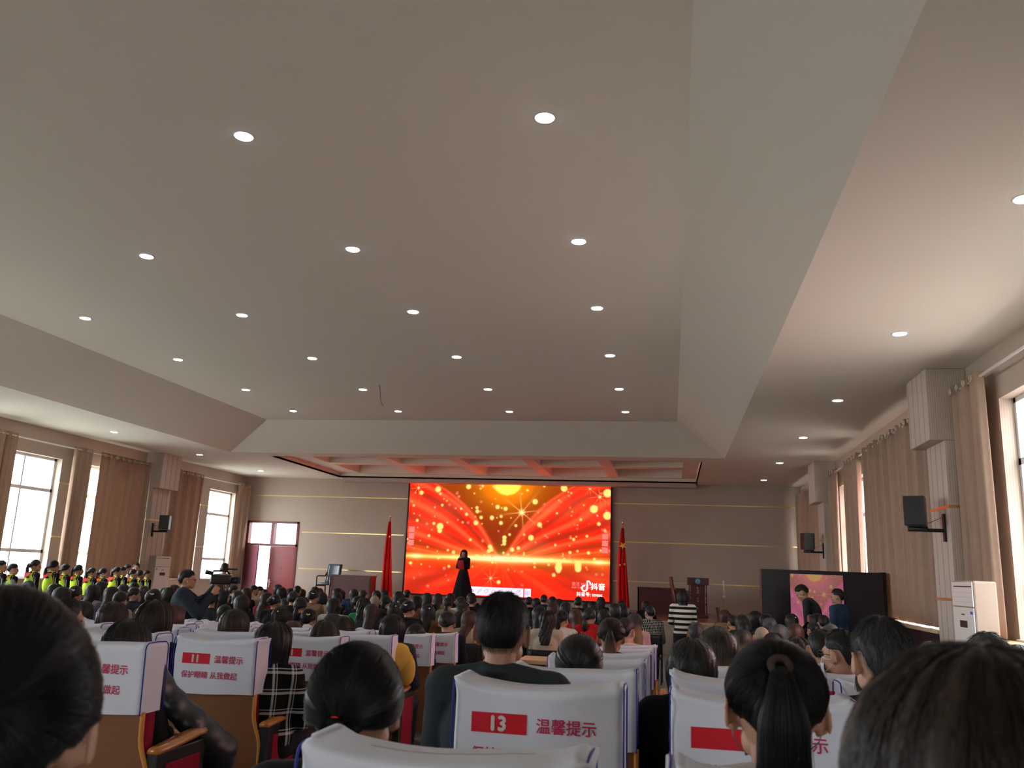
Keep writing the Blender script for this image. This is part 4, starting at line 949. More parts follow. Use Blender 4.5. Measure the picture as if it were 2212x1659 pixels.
def spine(P, d):
    Q = dict(P)
    for k, f in (('ch', .7), ('nk', 1), ('hc', 1), ('sh', 1), ('el', .7)): Q[k] = (P[k][0], P[k][1], P[k][2]+d*f)
    return Q
ARMS = {'mid': dict(el=(.22, .13, .82), wr=(.06, .30, .99), hd=(-.15, .5, .85), hn=(0, -1, .4), curl=.8), 'high': dict(el=(.26, .17, .98), wr=(.09, .26, 1.16), hd=(-.2, .2, 1), hn=(-.3, -1, .2), curl=.8)}
def sit_fig(g, yaw, near=False, pitch=0.0, d=0.0, arms=None):
    q = min(YQ, key=lambda k: abs(k-yaw)) if not near else yaw
    A = spine(ARMS[arms], 0) if False else (ARMS[arms] if arms else None)
    return fig(('sit', g, q, near, pitch, d, arms), P=spine(SIT, d), g=g, head=(math.radians(q), pitch, 0), near=near, top_ext=.004, armL=A, armR=A)
AUD = """0.24|0.76|1.320|L|b|black|0|560|large out-of-focus brown-haired head filling the lower right corner
-0.65|0.76|1.325|D|k|black|44|400|large out-of-focus dark head with a bare ear at the lower left edge
-0.65|1.80|1.204|P|k|black|0|235|woman with a low ponytail and red hair tie, behind the frontmost seat cover
0.20|1.83|1.248|P|k|white|0|225|woman with a high ponytail in a brown scrunchie and blue mask loops
0.63|2.87|1.296|S|g|dark|12|160|man with short greying hair and a mask loop, left of the largest brown head
-0.55|2.87|1.321|S|k|slate|0|140|man in a dark suit with both ears bare, seated at the seat numbered 13
1.24|3.82|1.276|S|g|dark|0|104|smooth dark grey head under the right air conditioner
-2.55|3.82|1.154|B|k|black|0|102|smooth black bob in front of the nearest left seat cover
0.08|3.82|1.198|L|k|black|0|102|long straight black hair and black coat between the centre seats
-0.39|3.82|1.191|P|k|dark|0|98|sleek black low ponytail with both ears bare, right of the man in seat 13
-3.09|4.87|1.251|B|b|black|0|92|large dark brown bob behind the seats marked 09 and 11
0.24|4.87|1.251|L|h|white|0|78|grey-brown long hair with copper ends right of the phone
0.87|4.87|1.269|S|k|dark|38|66|masked man in glasses with head turned left
-3.69|4.87|1.234|U|k|dark|-40|64|person with visible right ear beside the nearest left head
-2.30|4.87|1.162|L|k|plaid|-25|62|masked woman in a bold black and white plaid jacket beside seat 11
-2.50|6.12|1.171|L|b|black|0|78|broad dark brown hair above the further seat marked 11
-3.22|6.12|1.218|L|b|black|0|70|long brown-black hair above the nearer seat marked 11
-4.24|6.12|1.229|L|b|black|0|63|long dark brown hair above the seat cover next to number 09
-0.41|6.12|1.277|P|h|black|0|62|ponytail turning from black to blond, in the middle of the right seat block
0.97|6.12|1.269|S|k|black|0|62|large black head left of the masked man in glasses
-2.35|7.27|1.237|L|k|navyhood|0|54|long black hair and navy jacket with a yellow hood, on the aisle
0.97|7.27|1.213|B|b|dark|0|46|brown-black hair directly behind the ponytail woman's head
1.95|7.27|1.224|S|g|dark|0|40|faint dark crown above the nearest brown hair, below the window ledge
-4.43|7.27|1.233|L|r|black|-30|34|brown-haired masked person partly hidden right of the large brown bob
0.93|8.47|1.233|B|b|dark|0|46|dark hair with a coppery edge behind the ponytail woman's head
-2.50|8.47|1.150|U|b|black|0|44|dark brown twisted bun between the yellow hood and seat covers
-6.23|8.47|1.216|L|k|black|0|44|straight black hair behind the person with the visible ear
-3.26|8.47|1.191|B|b|black|0|42|brown-grey bob with headband left of the green sweater
-0.43|8.47|1.302|S|k|white|-30|36|short black hair with bare ear beside the long light-tipped ponytail
-3.81|8.47|1.121|B|r|black|0|28|small reddish-brown head between the plaid jacket and the gold clip
3.33|9.42|1.230|B|k|bluegray|0|44|dark head at the far right picture edge
-2.43|9.42|1.290|U|k|black|0|38|black low bun with sleek hair, behind the far aisle seat of the left block
-3.76|9.42|1.205|B|b|black|0|35|reddish-brown crown behind the broad dark brown hair, left seat block
-4.26|9.90|1.243|U|k|black|0|50|large black updo held with a gold jewelled clip
0.96|9.90|1.284|K|g|dark|0|42|bald elderly head with age spots, right seat block
0.26|9.90|1.299|S|g|beige|10|40|grey-haired person holding up a white phone
1.67|9.90|1.351|S|g|dark|0|38|short grey-black hair below the man in the blue shirt
-7.61|9.90|1.370|B|k|black|0|37|person with a broad black bob beside the white hair clip, far left
-8.33|9.90|1.359|B|k|black|0|30|dark-haired person at the far left edge, half hidden behind the large nearest head
-4.70|10.10|1.261|L|k|black|0|40|straight dark hair between the purple bow wearer and the gold hair clip
-6.45|10.10|1.396|U|k|black|0|32|black-haired person with a shiny hair clip below the left air conditioner
0.82|10.60|1.240|L|h|beige|0|34|hair with bright blond streaks in front of the mustard coat
-6.37|10.80|1.195|B|k|black|-30|32|black bobbed person seated in front of the standing camera operator
-5.89|10.90|1.219|P|k|black|0|38|low curly ponytail person behind the brown-haired person of the second seat row
-8.32|11.10|1.371|U|k|black|0|29|black-haired person wearing a white hair clip, below the yellow vests
-7.67|11.20|1.319|P|k|graybeige|0|28|person with a small ponytail in greyish beige, right of the purple jacket
1.07|11.20|1.148|B|k|black|0|26|dark head just below the bald elderly head
-1.60|11.40|1.320|C|k|cream|0|38|wavy black hair over a cream sweater, on a black folding chair
1.32|11.40|1.282|B|g|dark|0|36|grey-black rounded head right of the slate-grey ponytail
-4.04|11.50|1.295|L|b|dark|0|32|long light brown hair down the back, right of the green sweater
-6.02|11.60|1.336|L|k|black|0|35|long straight black hair over a black coat, left of the white and maroon jacket
-9.58|11.70|1.392|U|k|black|0|30|black-haired person in black, just below the long-ponytail student at far left
-8.24|11.80|1.356|L|k|purple|0|30|long-haired person in dark purple, right of the grey tweed jacket
-2.73|11.80|1.257|L|r|beige|0|22|brown-haired person close to the left ear of the man in seat 13
-3.64|11.90|1.346|U|k|black|-30|32|black hair held by a silver claw clip, head turned right
1.59|12.00|1.277|B|r|red|0|36|auburn hair over a red sweater in front of the pink picture
-8.70|12.00|1.370|L|k|grayplaid|0|32|long-haired person in a grey tweed jacket below the yellow vests
-1.49|12.10|1.302|P|k|white|-25|30|high messy ponytail over a white sweater
-5.35|12.10|1.315|P|k|dark|0|28|low brown ponytail falling left, below the right edge of the red door
-4.87|12.20|1.327|L|k|white|0|32|long black hair over a white collar, left of the navy suit
-3.00|12.40|1.212|B|k|beige|-50|24|person in glasses and a mask, tan coat, left of the man in seat 13
-0.52|12.60|1.290|L|h|pink|0|32|long hair with light brown ends over a pale pink coat
1.33|12.60|1.311|P|g|dark|0|32|slate-grey ponytail in front of the display wall's left panel
-4.07|12.60|1.292|B|k|black|0|28|dark round head in front of the screen corner, left of the silver claw clip
-1.90|12.70|1.329|L|k|dark|0|34|dark hair right behind the ear of the man in seat 13
-3.58|12.70|1.277|L|k|brown|0|28|dark hair with a pearl clip, below the presenter's left side
-7.09|12.70|1.295|U|k|dark|0|24|person with cream headband and hair pinned up, right of the camera operator's arm
-1.18|12.90|1.322|P|k|red|-15|30|low dark ponytail over a bright red sweater
-6.18|13.00|1.306|U|k|black|-30|25|person with a purple hair bow in a black coat
-10.21|13.10|1.321|B|k|black|0|25|dark-haired person below the student whose yellow vest shows widest
1.04|13.20|1.234|B|k|dark|0|26|dark bob just right of the mustard coat
-8.87|13.30|1.312|P|k|black|-50|25|masked person in black with orange hair tie, head turned right, near the students
2.02|13.40|1.251|S|k|black|30|24|crop-haired person in glasses under the raised phone
-4.89|13.50|1.301|C|k|green|0|28|short curly hair over a bright green sweater
-3.24|13.50|1.284|L|b|brown|0|27|light brown hair in front of the presenter, above the masked profile
-1.46|13.60|1.281|L|r|red|0|28|smooth auburn long hair left of the bright red sweater
-6.20|13.70|1.347|S|k|black|0|25|crop-haired charcoal head in front of the heads right of the door
-1.06|14.10|1.276|B|k|black|0|26|dark head right of the red sweater
-8.73|14.10|1.311|B|k|black|0|20|dark head between the glasses wearer and the standing camera operator
1.08|14.10|1.286|B|k|dark|0|20|brown-black head right behind the mustard coat
-10.13|14.20|1.361|B|k|black|-40|28|dark-haired person just behind the grey tweed jacket, below the student row
2.30|14.20|1.330|S|k|black|0|26|dark-suited person directly in front of the pink picture's right half
-6.65|14.40|1.209|L|k|black|0|22|dark long hair between the purple bow and the brown ponytail
-5.02|14.40|1.316|K|g|dark|0|22|bald man in glasses left of centre, below the left flag
-6.19|14.50|1.361|U|k|khaki|0|26|updo with a small white clip over a khaki coat
1.88|14.60|1.318|L|k|black|0|32|black hair with a crescent clip before the pink picture's left edge
-7.11|14.60|1.283|L|b|maroonwhite|-20|23|long brown hair over a white and maroon jacket, below the doors
-9.12|14.60|1.283|S|k|black|-45|20|short-haired person in glasses, left of the standing camera operator
-8.05|14.80|1.291|B|k|black|-60|24|person seen in profile facing right, right of the cream headband
0.98|14.80|1.248|S|k|mustard|20|21|masked person in a mustard coat
-5.47|14.80|1.283|S|k|navy|-30|20|man in a navy suit leaning down left of the green sweater
-9.69|14.80|1.225|L|b|brown|0|17|reddish-brown long-haired person beside the masked person with orange hair tie
-10.17|14.90|1.299|B|k|black|0|22|dark head directly below the bun-haired student in the yellow vest
-1.80|15.10|1.328|B|k|dark|0|28|wide dark head under the middle right of the screen
-5.09|15.20|1.299|P|k|dark|0|22|wavy dark hair just right of the bald man
1.55|15.20|1.281|B|k|black|0|20|small dark head in front of the display wall's left panel
2.35|15.20|1.324|B|k|black|0|20|person raising a phone with both hands before the pink picture
-9.49|15.50|1.314|B|b|black|0|22|brown head just behind the camera operator's left shoulder
-8.14|15.50|1.255|L|k|black|0|20|long-haired dark person left of the leaning red open door
-10.20|15.60|1.267|B|b|black|0|20|brown-haired person in front of the beige pillar beside the white air conditioner
-0.38|15.70|1.310|S|k|hound|25|23|masked person in a black and white houndstooth jacket
1.44|15.90|1.297|B|k|black|50|21|person in glasses facing left in profile, by the dark display wall's left edge
-4.98|15.90|1.250|L|k|dark|0|20|dark hair just in front of the man at the screen's lower left corner
-1.01|16.00|1.315|B|k|dark|25|26|masked person with a black bob below the screen's right corner
-2.14|16.00|1.283|B|r|dark|0|23|reddish-brown bob in front of the cropped man
-8.85|16.10|1.335|S|k|black|-20|20|dark-haired person behind the cream headband, below the grey-shirted man
-6.73|16.20|1.276|B|k|beige|0|20|black bob in a beige coat right of the khaki coat
0.95|16.30|1.278|B|r|check|55|26|reddish-haired person in profile facing left, checked jacket
-4.21|16.30|1.282|P|k|olive|0|20|dark ponytail over an olive jacket, below the presenter
-0.89|16.70|1.260|L|k|blue|0|22|dark hair directly in front of the right flag
-6.70|16.90|1.268|L|k|dark|0|20|dark head before the blue jackets at the left wooden desk
-5.01|16.90|1.265|L|k|brown|0|20|dark hair over a brown jacket under the left part of the screen
-11.29|16.90|1.284|B|k|black|0|18|small dark head right in front of the smallest two students
-8.90|17.30|1.269|B|b|black|0|17|brown bob below the open red door leaf
-4.23|17.40|1.279|B|k|white|0|20|black bob over a white hood directly below the presenter
-8.19|17.50|1.305|B|k|white|0|20|neat round black head with pale collar below the closed red door leaf
-9.36|17.60|1.297|S|k|black|-60|18|person holding up a small phone, below the left curtain by the door
-9.88|17.70|1.266|B|k|black|0|17|small dark head right below the video camera
-6.51|17.90|1.310|S|b|black|0|18|dark brown head at the right half of the left desk
-1.89|18.00|1.356|S|k|black|0|22|man with thick black hair under the right third of the screen
-4.15|18.10|1.279|U|b|black|0|18|brown-black head below the arrow icon of the on-screen toolbar
-5.17|18.20|1.303|L|k|black|0|21|smooth long dark hair under the screen, left of the presenter
-9.24|18.30|1.298|S|k|beige|-50|18|person in a beige jacket turned right, below the open doorway
-7.29|18.40|1.314|B|k|blue|0|20|dark head in a blue jacket in front of the desk beside the armchair
-7.87|18.50|1.320|B|k|black|0|20|dark head below the blue armchair, farthest left one
-5.90|18.50|1.298|L|k|black|0|20|long dark hair left of the screen's lower left corner
-8.33|18.60|1.322|S|k|black|0|18|highest dark head just right of the red door
-8.85|18.70|1.332|B|k|black|0|20|black-haired person right under the closed red door leaf
-5.12|18.90|1.285|L|b|olive|0|20|brown-tinged hair over an olive collar, left of the presenter
-3.08|19.00|1.288|S|k|black|0|17|dark head just right of the tall man's head, under the toolbar's right icons
-9.45|19.00|1.264|S|k|black|-50|16|dark-haired person just right of the beige jacket, below the open doorway
-7.49|19.10|1.258|L|k|blue|-20|18|person in a blue jacket before the left edge of the wooden desk
-5.93|19.20|1.319|S|k|blue|0|19|man with short hair at the lower left corner of the screen
-8.06|19.20|1.276|B|b|black|0|18|brown-black head directly under the blue armchair seat
-1.70|19.20|1.253|L|k|black|0|18|dark head left of the long hair under the lower right lettering
-8.87|19.40|1.242|B|k|black|0|17|small round dark head at the right edge of the red door
-9.68|19.70|1.185|B|k|black|0|14|small dark head below the door handle
-2.50|19.70|1.258|B|k|black|0|12|tiny dark head under the screen, right of the brown-black head
-7.43|19.80|1.274|L|k|navy|0|18|long dark hair in navy in front of the right half of the left desk
-1.89|19.90|1.188|B|k|black|0|16|dark rounded head below the lower right lettering, left one
-6.93|20.00|1.260|B|k|black|0|15|small dark head at the foot of the left flag, left one
-2.91|20.10|1.326|S|k|navy|0|18|man with cropped hair and bare ears under the toolbar's right end
-8.89|20.10|1.212|L|b|beige|-30|16|brown-haired person in beige just right of the door, facing right
-5.27|20.60|1.254|L|b|black|0|16|dark brown head directly left of the presenter's skirt
-1.15|20.60|1.265|U|k|black|0|16|small bun in front of the right flag's foot
-6.98|20.70|1.272|B|k|black|0|16|small dark head with a pink hair tie under the left flag
-4.79|20.80|1.282|B|k|black|0|17|dark head at the left end of the on-screen toolbar
-0.59|21.00|1.279|B|k|black|0|18|person holding up a yellow paper before the right desk
-2.83|21.00|1.272|B|b|black|0|17|brown-black head right of the cropped man under the screen
-1.68|21.20|1.305|L|k|black|0|18|long dark hair under the screen's lower right lettering
-3.25|21.20|1.218|B|k|black|0|13|tiny dark head left of the cropped man under the toolbar end"""
rows_ = [l.split('|') for l in AUD.strip().split('\n')]
for i, (X_, Y_, H_, st, hc, clo, yaw, w_, lab) in enumerate(rows_):
    X_, Y_, H_, yaw, w_ = float(X_), float(Y_), float(H_), int(yaw), int(w_)
    lod = 2 if w_ >= 130 else (1 if w_ >= 40 else 0); male = st in 'SK' and 'woman' not in lab
    pitch = 0.0
    if w_ < 60 and yaw == 0 and st != 'K': yaw = (0, 0, -25, 0, 25, 0, -25)[i*5 % 7] if st in 'BL' else yaw
    near = w_ >= 95
    top = 1.175+.096+(.022 if st != 'K' else .003); dd = max(-.12, min(.08, round((H_-top)/.04)*.04))
    arms = 'high' if ('raising a phone' in lab) else ('mid' if ('holding up' in lab) else None)
    F = sit_fig(1.0 if male else .9, yaw, near, 0.0, dd, arms); sc = H_/(top+dd)
    accs = []
    if 'mask' in lab: accs.append(('mask', m_mask if i % 2 else m_maskw))
    if 'glasses' in lab: accs.append('glasses')
    if 'clip' in lab and 'clip wearer' not in lab and 'and the gold clip' not in lab and 'beside the white' not in lab: accs.append(('clip', mat('gold_clip', (.8, .6, .2), .3, .5, metal=.8) if 'gold' in lab else m_silver))
    if 'hair bow' in lab: accs.append('bow')
    if 'headband' in lab: accs.append('band')
    s2 = st
    if st == 'P': s2 = 'N' if 'low' in lab else ('H' if 'high' in lab else 'P')
    if st == 'P': accs.append(('tie'+s2+('b' if 'scrunchie' in lab else ''), mat('red_tie', (.75, .05, .03), .6) if 'red hair tie' in lab else (mat('brown_scrunchie', (.045, .025, .024), .9) if 'scrunchie' in lab else mat('dark_tie', (.03, .02, .025), .7))))
    if min(abs(yaw), 99) >= 38: accs.append('eyes')
    fz = floor_z(Y_)
    o = person(X_-.02*sc*0, Y_-.02*sc, fz, 0, F, sc, s2, hc, clo, lab, lod, i, i, accs)
    if arms:
        A = ARMS[arms]['wr']; paper = 'paper' in lab; yy_ = Y_-.02*sc+sc*(A[1]+.055); zz_ = fz+sc*(A[2]+.09)
        q = empty('paper_sheet' if paper else 'phone', (X_, yy_, zz_), 0, ('yellow paper' if paper else ('white phone' if 'white' in lab else ('phone held sideways' if arms == 'high' else 'small dark phone')))+' in the hands of the '+lab.split(',')[0].split(' holding')[0].split(' raising')[0]+(' before the pink picture' if arms == 'high' else (' in the right block' if 'white' in lab else (' before the right desk' if paper else ' below the left curtain'))), 'paper' if paper else 'phone')
        hw, hh = (.10, .075) if paper else ((.075, .037) if arms == 'high' else (.037, .075))
        b = MB(); b.box(-hw, hw, -.004, .004, -hh, hh, .002); b.build('sheet' if paper else 'case', mat('yellow_paper', (.75, .45, .12), .7) if paper else (m_white if 'white' in lab else m_black), q)
        if not paper:
            b = MB(); b.box(-hw+.004, hw-.004, -.0055, -.0042, -hh+.006, hh-.006); b.build('display', mat('phone_display', (.1, .05, .06), .3, emit=(.40, .20, .24), es=.8), q)
    if clo == 'navyhood':
        b = MB(); b.ell((.10, -.10, .90), (.13, .05, .12), Euler((0, .5, .5))).ell((.17, -.05, .80), (.07, .06, .13)); b.build('hood', cl('yellow_lining', (.68, .42, .08)), o, True)
# ================================================================ auditorium seats with white covers
m_shell = wood_mat('seat_back_veneer', (.17, .065, .022), (.23, .09, .032), .42, (2, 2, 14)); m_edge = mat('plywood_edge', (.62, .26, .05), .4, .4, noise=.1, nscale=20)
m_arm = wood_mat('armrest_orange_wood', (.40, .14, .03), (.55, .22, .05), .25, (3, 14, 3), .4); m_redf = mat('crimson_upholstery', (.27, .008, .028), .85, .15, noise=.1, nscale=30)
m_cover = mat('white_seat_cover', (.74, .77, .88), .75, .2, noise=.03, nscale=6, bump=.08, bscale=400); m_pipe = mat('blue_piping', (.012, .02, .28), .6); m_prt = mat('red_print', (.60, .012, .028), .7)
m_prt2 = mat('crimson_letters', (.52, .02, .10), .7); m_num = mat('white_digits', (.66, .66, .62), .7); m_blk = mat('black_metal_side', (.012, .012, .014), .45, .4)
PH = []
def back_y(v, x, z):
    ph = PH[v]; t = (z-.760)/.295; hx = .25
    w = .0035*math.sin(30*z+6*x*math.cos(ph[1])+ph[2])*sm(.35, .95, t)+.0025*math.sin(11*x+9*z+ph[3])+.003*math.sin(55*(z-.08*abs(x)))*sm(.6, 1, t)*abs(x)/hx
    return -.020-w+.055*(1.0-z)*.9
def seat_meshes():
    D = {}
    SH = lambda z: .245+.045*sm(.66, .50, z); YB_ = lambda z: .0+.055*(1-z)         # half-width of the shell; recline
    zs = [.16+.86*k/24 for k in range(25)]; b = MB(); rows = []
    for z in zs: rows.append([(-SH(z), YB_(z), z), (SH(z), YB_(z), z), (SH(z)-.003, YB_(z)+.018, z), (-SH(z)+.003, YB_(z)+.018, z)])
    b.grid(rows, close_v=True); b.bm.faces.new(b.bm.verts[-4:]) if False else None; D['back_shell'] = (b.mesh('back_shell'), m_shell)
    for s in (-1, 1):
        b = MB(); b.tube([(s*(SH(z)+.002), YB_(z)+.007, z) for z in zs if z < .77], .011, n=8); D['edge_strip%d' % s] = (b.mesh('edge_strip', True), m_edge)
    b = MB(); rows = []
    for k in range(15):
        z = .42+.60*k/14; th = .115+.02*math.sin(k/14*3.1)-.03*(k/14)**4; hw = .225+.006*math.sin(k/14*math.pi)
        rows.append([(-hw, YB_(z)+.02, z), (hw, YB_(z)+.02, z), (hw, YB_(z)+.02+th*.8, z), (hw*.8, YB_(z)+.02+th, z), (-hw*.8, YB_(z)+.02+th, z), (-hw, YB_(z)+.02+th*.8, z)])
    b.grid(rows, close_v=True); D['back_cushion'] = (b.mesh('back_cushion', True), m_redf)
    b = MB(); b.box(-.235, .235, .13, .56, .35, .455, .03); D['seat_cushion'] = (b.mesh('seat_cushion', True), m_redf)
    # cover: rounded box open below, sagging between raised corners
    for v in range(3):
        rr = random.Random(40+v); ph = [rr.uniform(0, 6) for _ in range(8)]; n = 84; R0 = .022; hx, y0, y1 = .250, -.020, .150; zt, zb = 1.055, .760
        per = []
        def rp(a, b2): return [(-hx+R0, a), (hx-R0, a)]
        pts = []
        nx, ny = 26, 10
        for k in range(nx): pts.append((-hx+R0+(2*hx-2*R0)*k/(nx-1), y0, 0, -1))
        for k in range(1, 4): a = -math.pi/2+k*math.pi/8; pts.append((hx-R0+R0*math.cos(a), y0+R0+R0*math.sin(a), math.cos(a), math.sin(a)))
        for k in range(ny): pts.append((hx, y0+R0+(y1-y0-2*R0)*k/(ny-1), 1, 0))
        for k in range(1, 4): a = k*math.pi/8; pts.append((hx-R0+R0*math.cos(a), y1-R0+R0*math.sin(a), math.cos(a), math.sin(a)))
        for k in range(nx): pts.append((hx-R0-(2*hx-2*R0)*k/(nx-1), y1, 0, 1))
        for k in range(1, 4): a = math.pi/2+k*math.pi/8; pts.append((-hx+R0+R0*math.cos(a), y1-R0+R0*math.sin(a), math.cos(a), math.sin(a)))
        for k in range(ny): pts.append((-hx, y1-R0-(y1-y0-2*R0)*k/(ny-1), -1, 0))
        for k in range(1, 4): a = math.pi+k*math.pi/8; pts.append((-hx+R0+R0*math.cos(a), y0+R0+R0*math.sin(a), math.cos(a), math.sin(a)))
        rows = []; nz = 20
        PH.append(ph)
        def top(x): u_ = abs(x)/hx; return zt-.016*(1-u_**2)-.004*math.sin(x*14+ph[0])+.012*sm(.80, .97, u_)
        def wob(x, y, z):
            t = (z-zb)/(zt-zb); return .0035*math.sin(30*z+6*x*math.cos(ph[1])+ph[2])*sm(.35, .95, t)+.0025*math.sin(11*x+9*z+ph[3])+.003*math.sin(55*(z-.08*abs(x)))*sm(.6, 1, t)*abs(x)/hx
        for i in range(nz+1):
            t = i/nz; row = []
            for (x, y, nx_, ny_) in pts:
                z = zb+.006*math.sin(9*x+ph[4])+(top(x)-.012-zb)*t; w_ = wob(x, y, z); sh = 1-.02*(1-t)*0
                yy = y+.055*(1.0-z)*.9; row.append((x*sh+nx_*w_, yy+ny_*w_, z))
            rows.append(row)
        for q, dz in ((.985, .006), (.95, .011), (.85, .015), (.6, .018), (.3, .019), (.02, .019)):
            row = []
            for (x, y, nx_, ny_) in pts:
                cy = (y0+y1)/2; xx = x*(q if q > .9 else .95*(1) if False else q**.25 if q > .05 else .6); yy = cy+(y-cy)*q; row.append((xx, yy, top(xx)-.012+dz))
            rows.append(row)
        b = MB(); b.grid(rows, close_v=True); D['cover%d' % v] = (b.mesh('seat_cover', True), m_cover)
    for s in (-1, 1):
        x = s*.2505; P = [(x, -.022+.055*(1-z)*.9, z) for z in [.760+.275*k/10 for k in range(11)]]; P += [(x, -.016, 1.052), (x-s*.002, .0, 1.060), (x-s*.003, .065, 1.062), (x-s*.002, .13, 1.059), (x, .145, 1.048)]
        P += [(x, .152+.055*(1-z)*.9, z) for z in [1.03-.27*k/10 for k in range(11)]]
        b = MB(); b.tube(P, .0026, n=6); D['piping%d' % s] = (b.mesh('piping', True), m_pipe)
    # arm: wooden rest, black side frame with red panel
    b = MB(); rows = []
    for k in range(13):
        t = k/12; y = .03+.40*t; z = .60+.035*t-.05*max(0, t-.8); w2 = .028+.012*math.sin(t*math.pi); h2 = .014
        rows.append([(-w2, y, z), (-w2, y, z+h2), (-w2*.6, y, z+h2+.012), (w2*.6, y, z+h2+.012), (w2, y, z+h2), (w2, y, z)])
    V = b.grid(rows, close_v=True); b.bm.faces.new(V[0]); b.bm.faces.new(list(reversed(V[-1]))); D['armrest'] = (b.mesh('armrest', True), m_arm)
    b = MB(); b.box(-.026, .026, .03, .42, .06, .605, .004).box(-.05, .05, .02, .44, 0, .06, .004); D['side_frame'] = (b.mesh('side_frame'), m_blk)
    b = MB(); b.box(-.030, .030, .10, .38, .12, .55, .004); D['side_panel'] = (b.mesh('side_panel'), m_redf)
    return D
SM = seat_meshes()
_PR = {}
def printed(txt, v, size, bold, xx, zz, lift=.0018):
    """print lying on the wrinkled back face of seat cover v"""
    k = (txt, v)
    if k in _PR: return _PR[k]
    if txt is None:
        b = MB(); b.grid([[(-.193+.165*i/16, back_y(v, -.193+.165*i/16, .916+.056*j/8)-.0016, .916+.056*j/8) for i in range(17)] for j in range(9)]); me = b.mesh('number_panel')
    else:
        me = join_shift(text_mesh(txt, size, 0, 0.0, 'LEFT'), bold); n = len(me.vertices); co = np.zeros(n*3); me.vertices.foreach_get('co', co); co = co.reshape(-1, 3)
        out = np.array([(x+xx, back_y(v, x+xx, y+zz)-lift-z*.5, y+zz) for x, y, z in co]); me.vertices.foreach_set('co', out.ravel()); me.update()
    _PR[k] = me; return me
def tmesh(s, size, bold, m): me = text_mesh(s, size, bold, .0004, 'LEFT'); return me, m
YBK = lambda z: -.0245+.055*(1-z)*.9
def seat(x, y, num, label, group, left_arm=False, v=0, lettering=True, red=True):
    o = empty('auditorium_seat', (x, y, floor_z(y)), 0, label, 'seat', group); z0 = 0
    link('back_shell', SM['back_shell'][0], m_shell, o)
    for s in (-1, 1): link('edge_strip', SM['edge_strip%d' % s][0], m_edge, o)
    link('back_cushion', SM['back_cushion'][0], m_redf, o); link('seat_cushion', SM['seat_cushion'][0], m_redf, o)
    for s in ((-1, 1) if left_arm else (1,)):
        for k in ('armrest', 'side_frame', 'side_panel'): a = link(k, SM[k][0], SM[k][1], o); a.location = (s*.31, 0, 0)
    c = link('seat_cover', SM['cover%d' % v][0], m_cover, o)
    for s in (-1, 1): link('piping', SM['piping%d' % s][0], m_pipe, c)
    if red: link('number_panel', printed(None, v, 0, 0, 0, 0), m_prt, c)
    if num: link('number', printed(num, v, .056, .0026, -.143, .9245, .0028), m_num, c)
    if lettering:
        link('lettering', printed('温馨提示', v, .044, .0007, -.002, .9275), m_prt2, c); link('lettering', printed('保护眼睛 从我做起', v, .0405, .0006, -.193, .8425), m_prt2, c)
    return o
GL_, GR_ = 'white-covered seats of the left block', 'white-covered seats of the right block'
RY = (1.50, 2.6, 3.55, 4.6, 5.85, 7.0, 8.2, 9.15)
ordr = ('first', 'second', 'third', 'fourth', 'fifth', 'sixth', 'seventh', 'eighth')
hand = {(0, 2): 'nearest white-covered seat of the left block, brown wood back, beside the blurred left head', (1, 3): 'white-covered seat showing number 09, partly behind the smooth black bob',
        (0, 3): 'white-covered seat showing a full 11 and two lines of red lettering', (0, 4): 'white-covered seat showing 11 behind the plaid jacket', (0, 5): 'white-covered aisle seat half hidden by the nearest low-ponytail head',
        (0, 6): 'white-covered aisle seat right of the yellow hood', (0, 7): 'farthest white-covered aisle seat of the left block, below the black low bun'}
for r in range(2, 8):
    for c in range(0, 6):
        if r == 2 and c > 1: continue
        lab = hand.get((c, r)) or 'white-covered left-block seat, %s column from the aisle, %s visible row' % (ordr[c], ordr[r-2])
        seat(-2.51-.62*c, RY[r], ('11', '09')[c] if c < 2 else None, lab, GL_, v=(r+c) % 3)
hand = {(0, 0): 'frontmost white seat cover at the bottom centre of the picture', (0, 1): 'white-covered seat showing a large 13 on a red panel', (1, 0): 'white seat cover at the bottom, in front of the ponytail with brown scrunchie',
        (1, 1): 'white seat with a half-hidden red panel left of the scrunchie ponytail', (0, 2): 'white seat just beyond the seat numbered 13, showing at its right side'}
for r in range(0, 7):
    for c in range(0, 5):
        if r < 1 and c > 1: continue
        lab = hand.get((c, r)) or 'white-covered right-block seat, %s column from the aisle, %s row' % (ordr[c], ordr[r])
        seat(-.385+.63*c, RY[r], '13' if c == 0 and r == 1 else None, lab, GR_, left_arm=(c == 0), v=(r+2*c) % 3, lettering=(c == 0 or r > 0))
# ---------------------------------------------------------------- plain folding chairs of the flat front area
b = MB(); b.box(-.21, .21, -.02, .36, .41, .44, .01); cs = b.mesh('seat', True)
b = MB(); b.grid([[(-.21+.42*s, -.05-.05*t-.02*math.cos((s-.5)*3), .50+.33*t) for s in [k/8 for k in range(9)]] for t in [k/5 for k in range(6)]]); cbk = b.mesh('backrest', True)
b = MB(); b.tube([(0, .34, 0), (0, -.10, .84)], .011, n=6); lg1 = b.mesh('leg', True)
b = MB(); b.tube([(0, -.08, 0), (0, .30, .42)], .011, n=6); lg2 = b.mesh('leg', True)
def fold_chair(x, y, label):
    o = empty('folding_chair', (x, y-.09, ZFLAT), 0, label, 'chair', 'black folding chairs in the flat front area')
    link('seat', cs, m_blk, o); a = link('backrest', cbk, m_blk, o)
    if not a.modifiers: md = a.modifiers.new('s', 'SOLIDIFY'); md.thickness = .012
    for s in (-1, 1): link('leg', lg1, m_blk, o).location = (s*.215, 0, 0); link('leg', lg2, m_blk, o).location = (s*.20, 0, 0)
_seen = set()
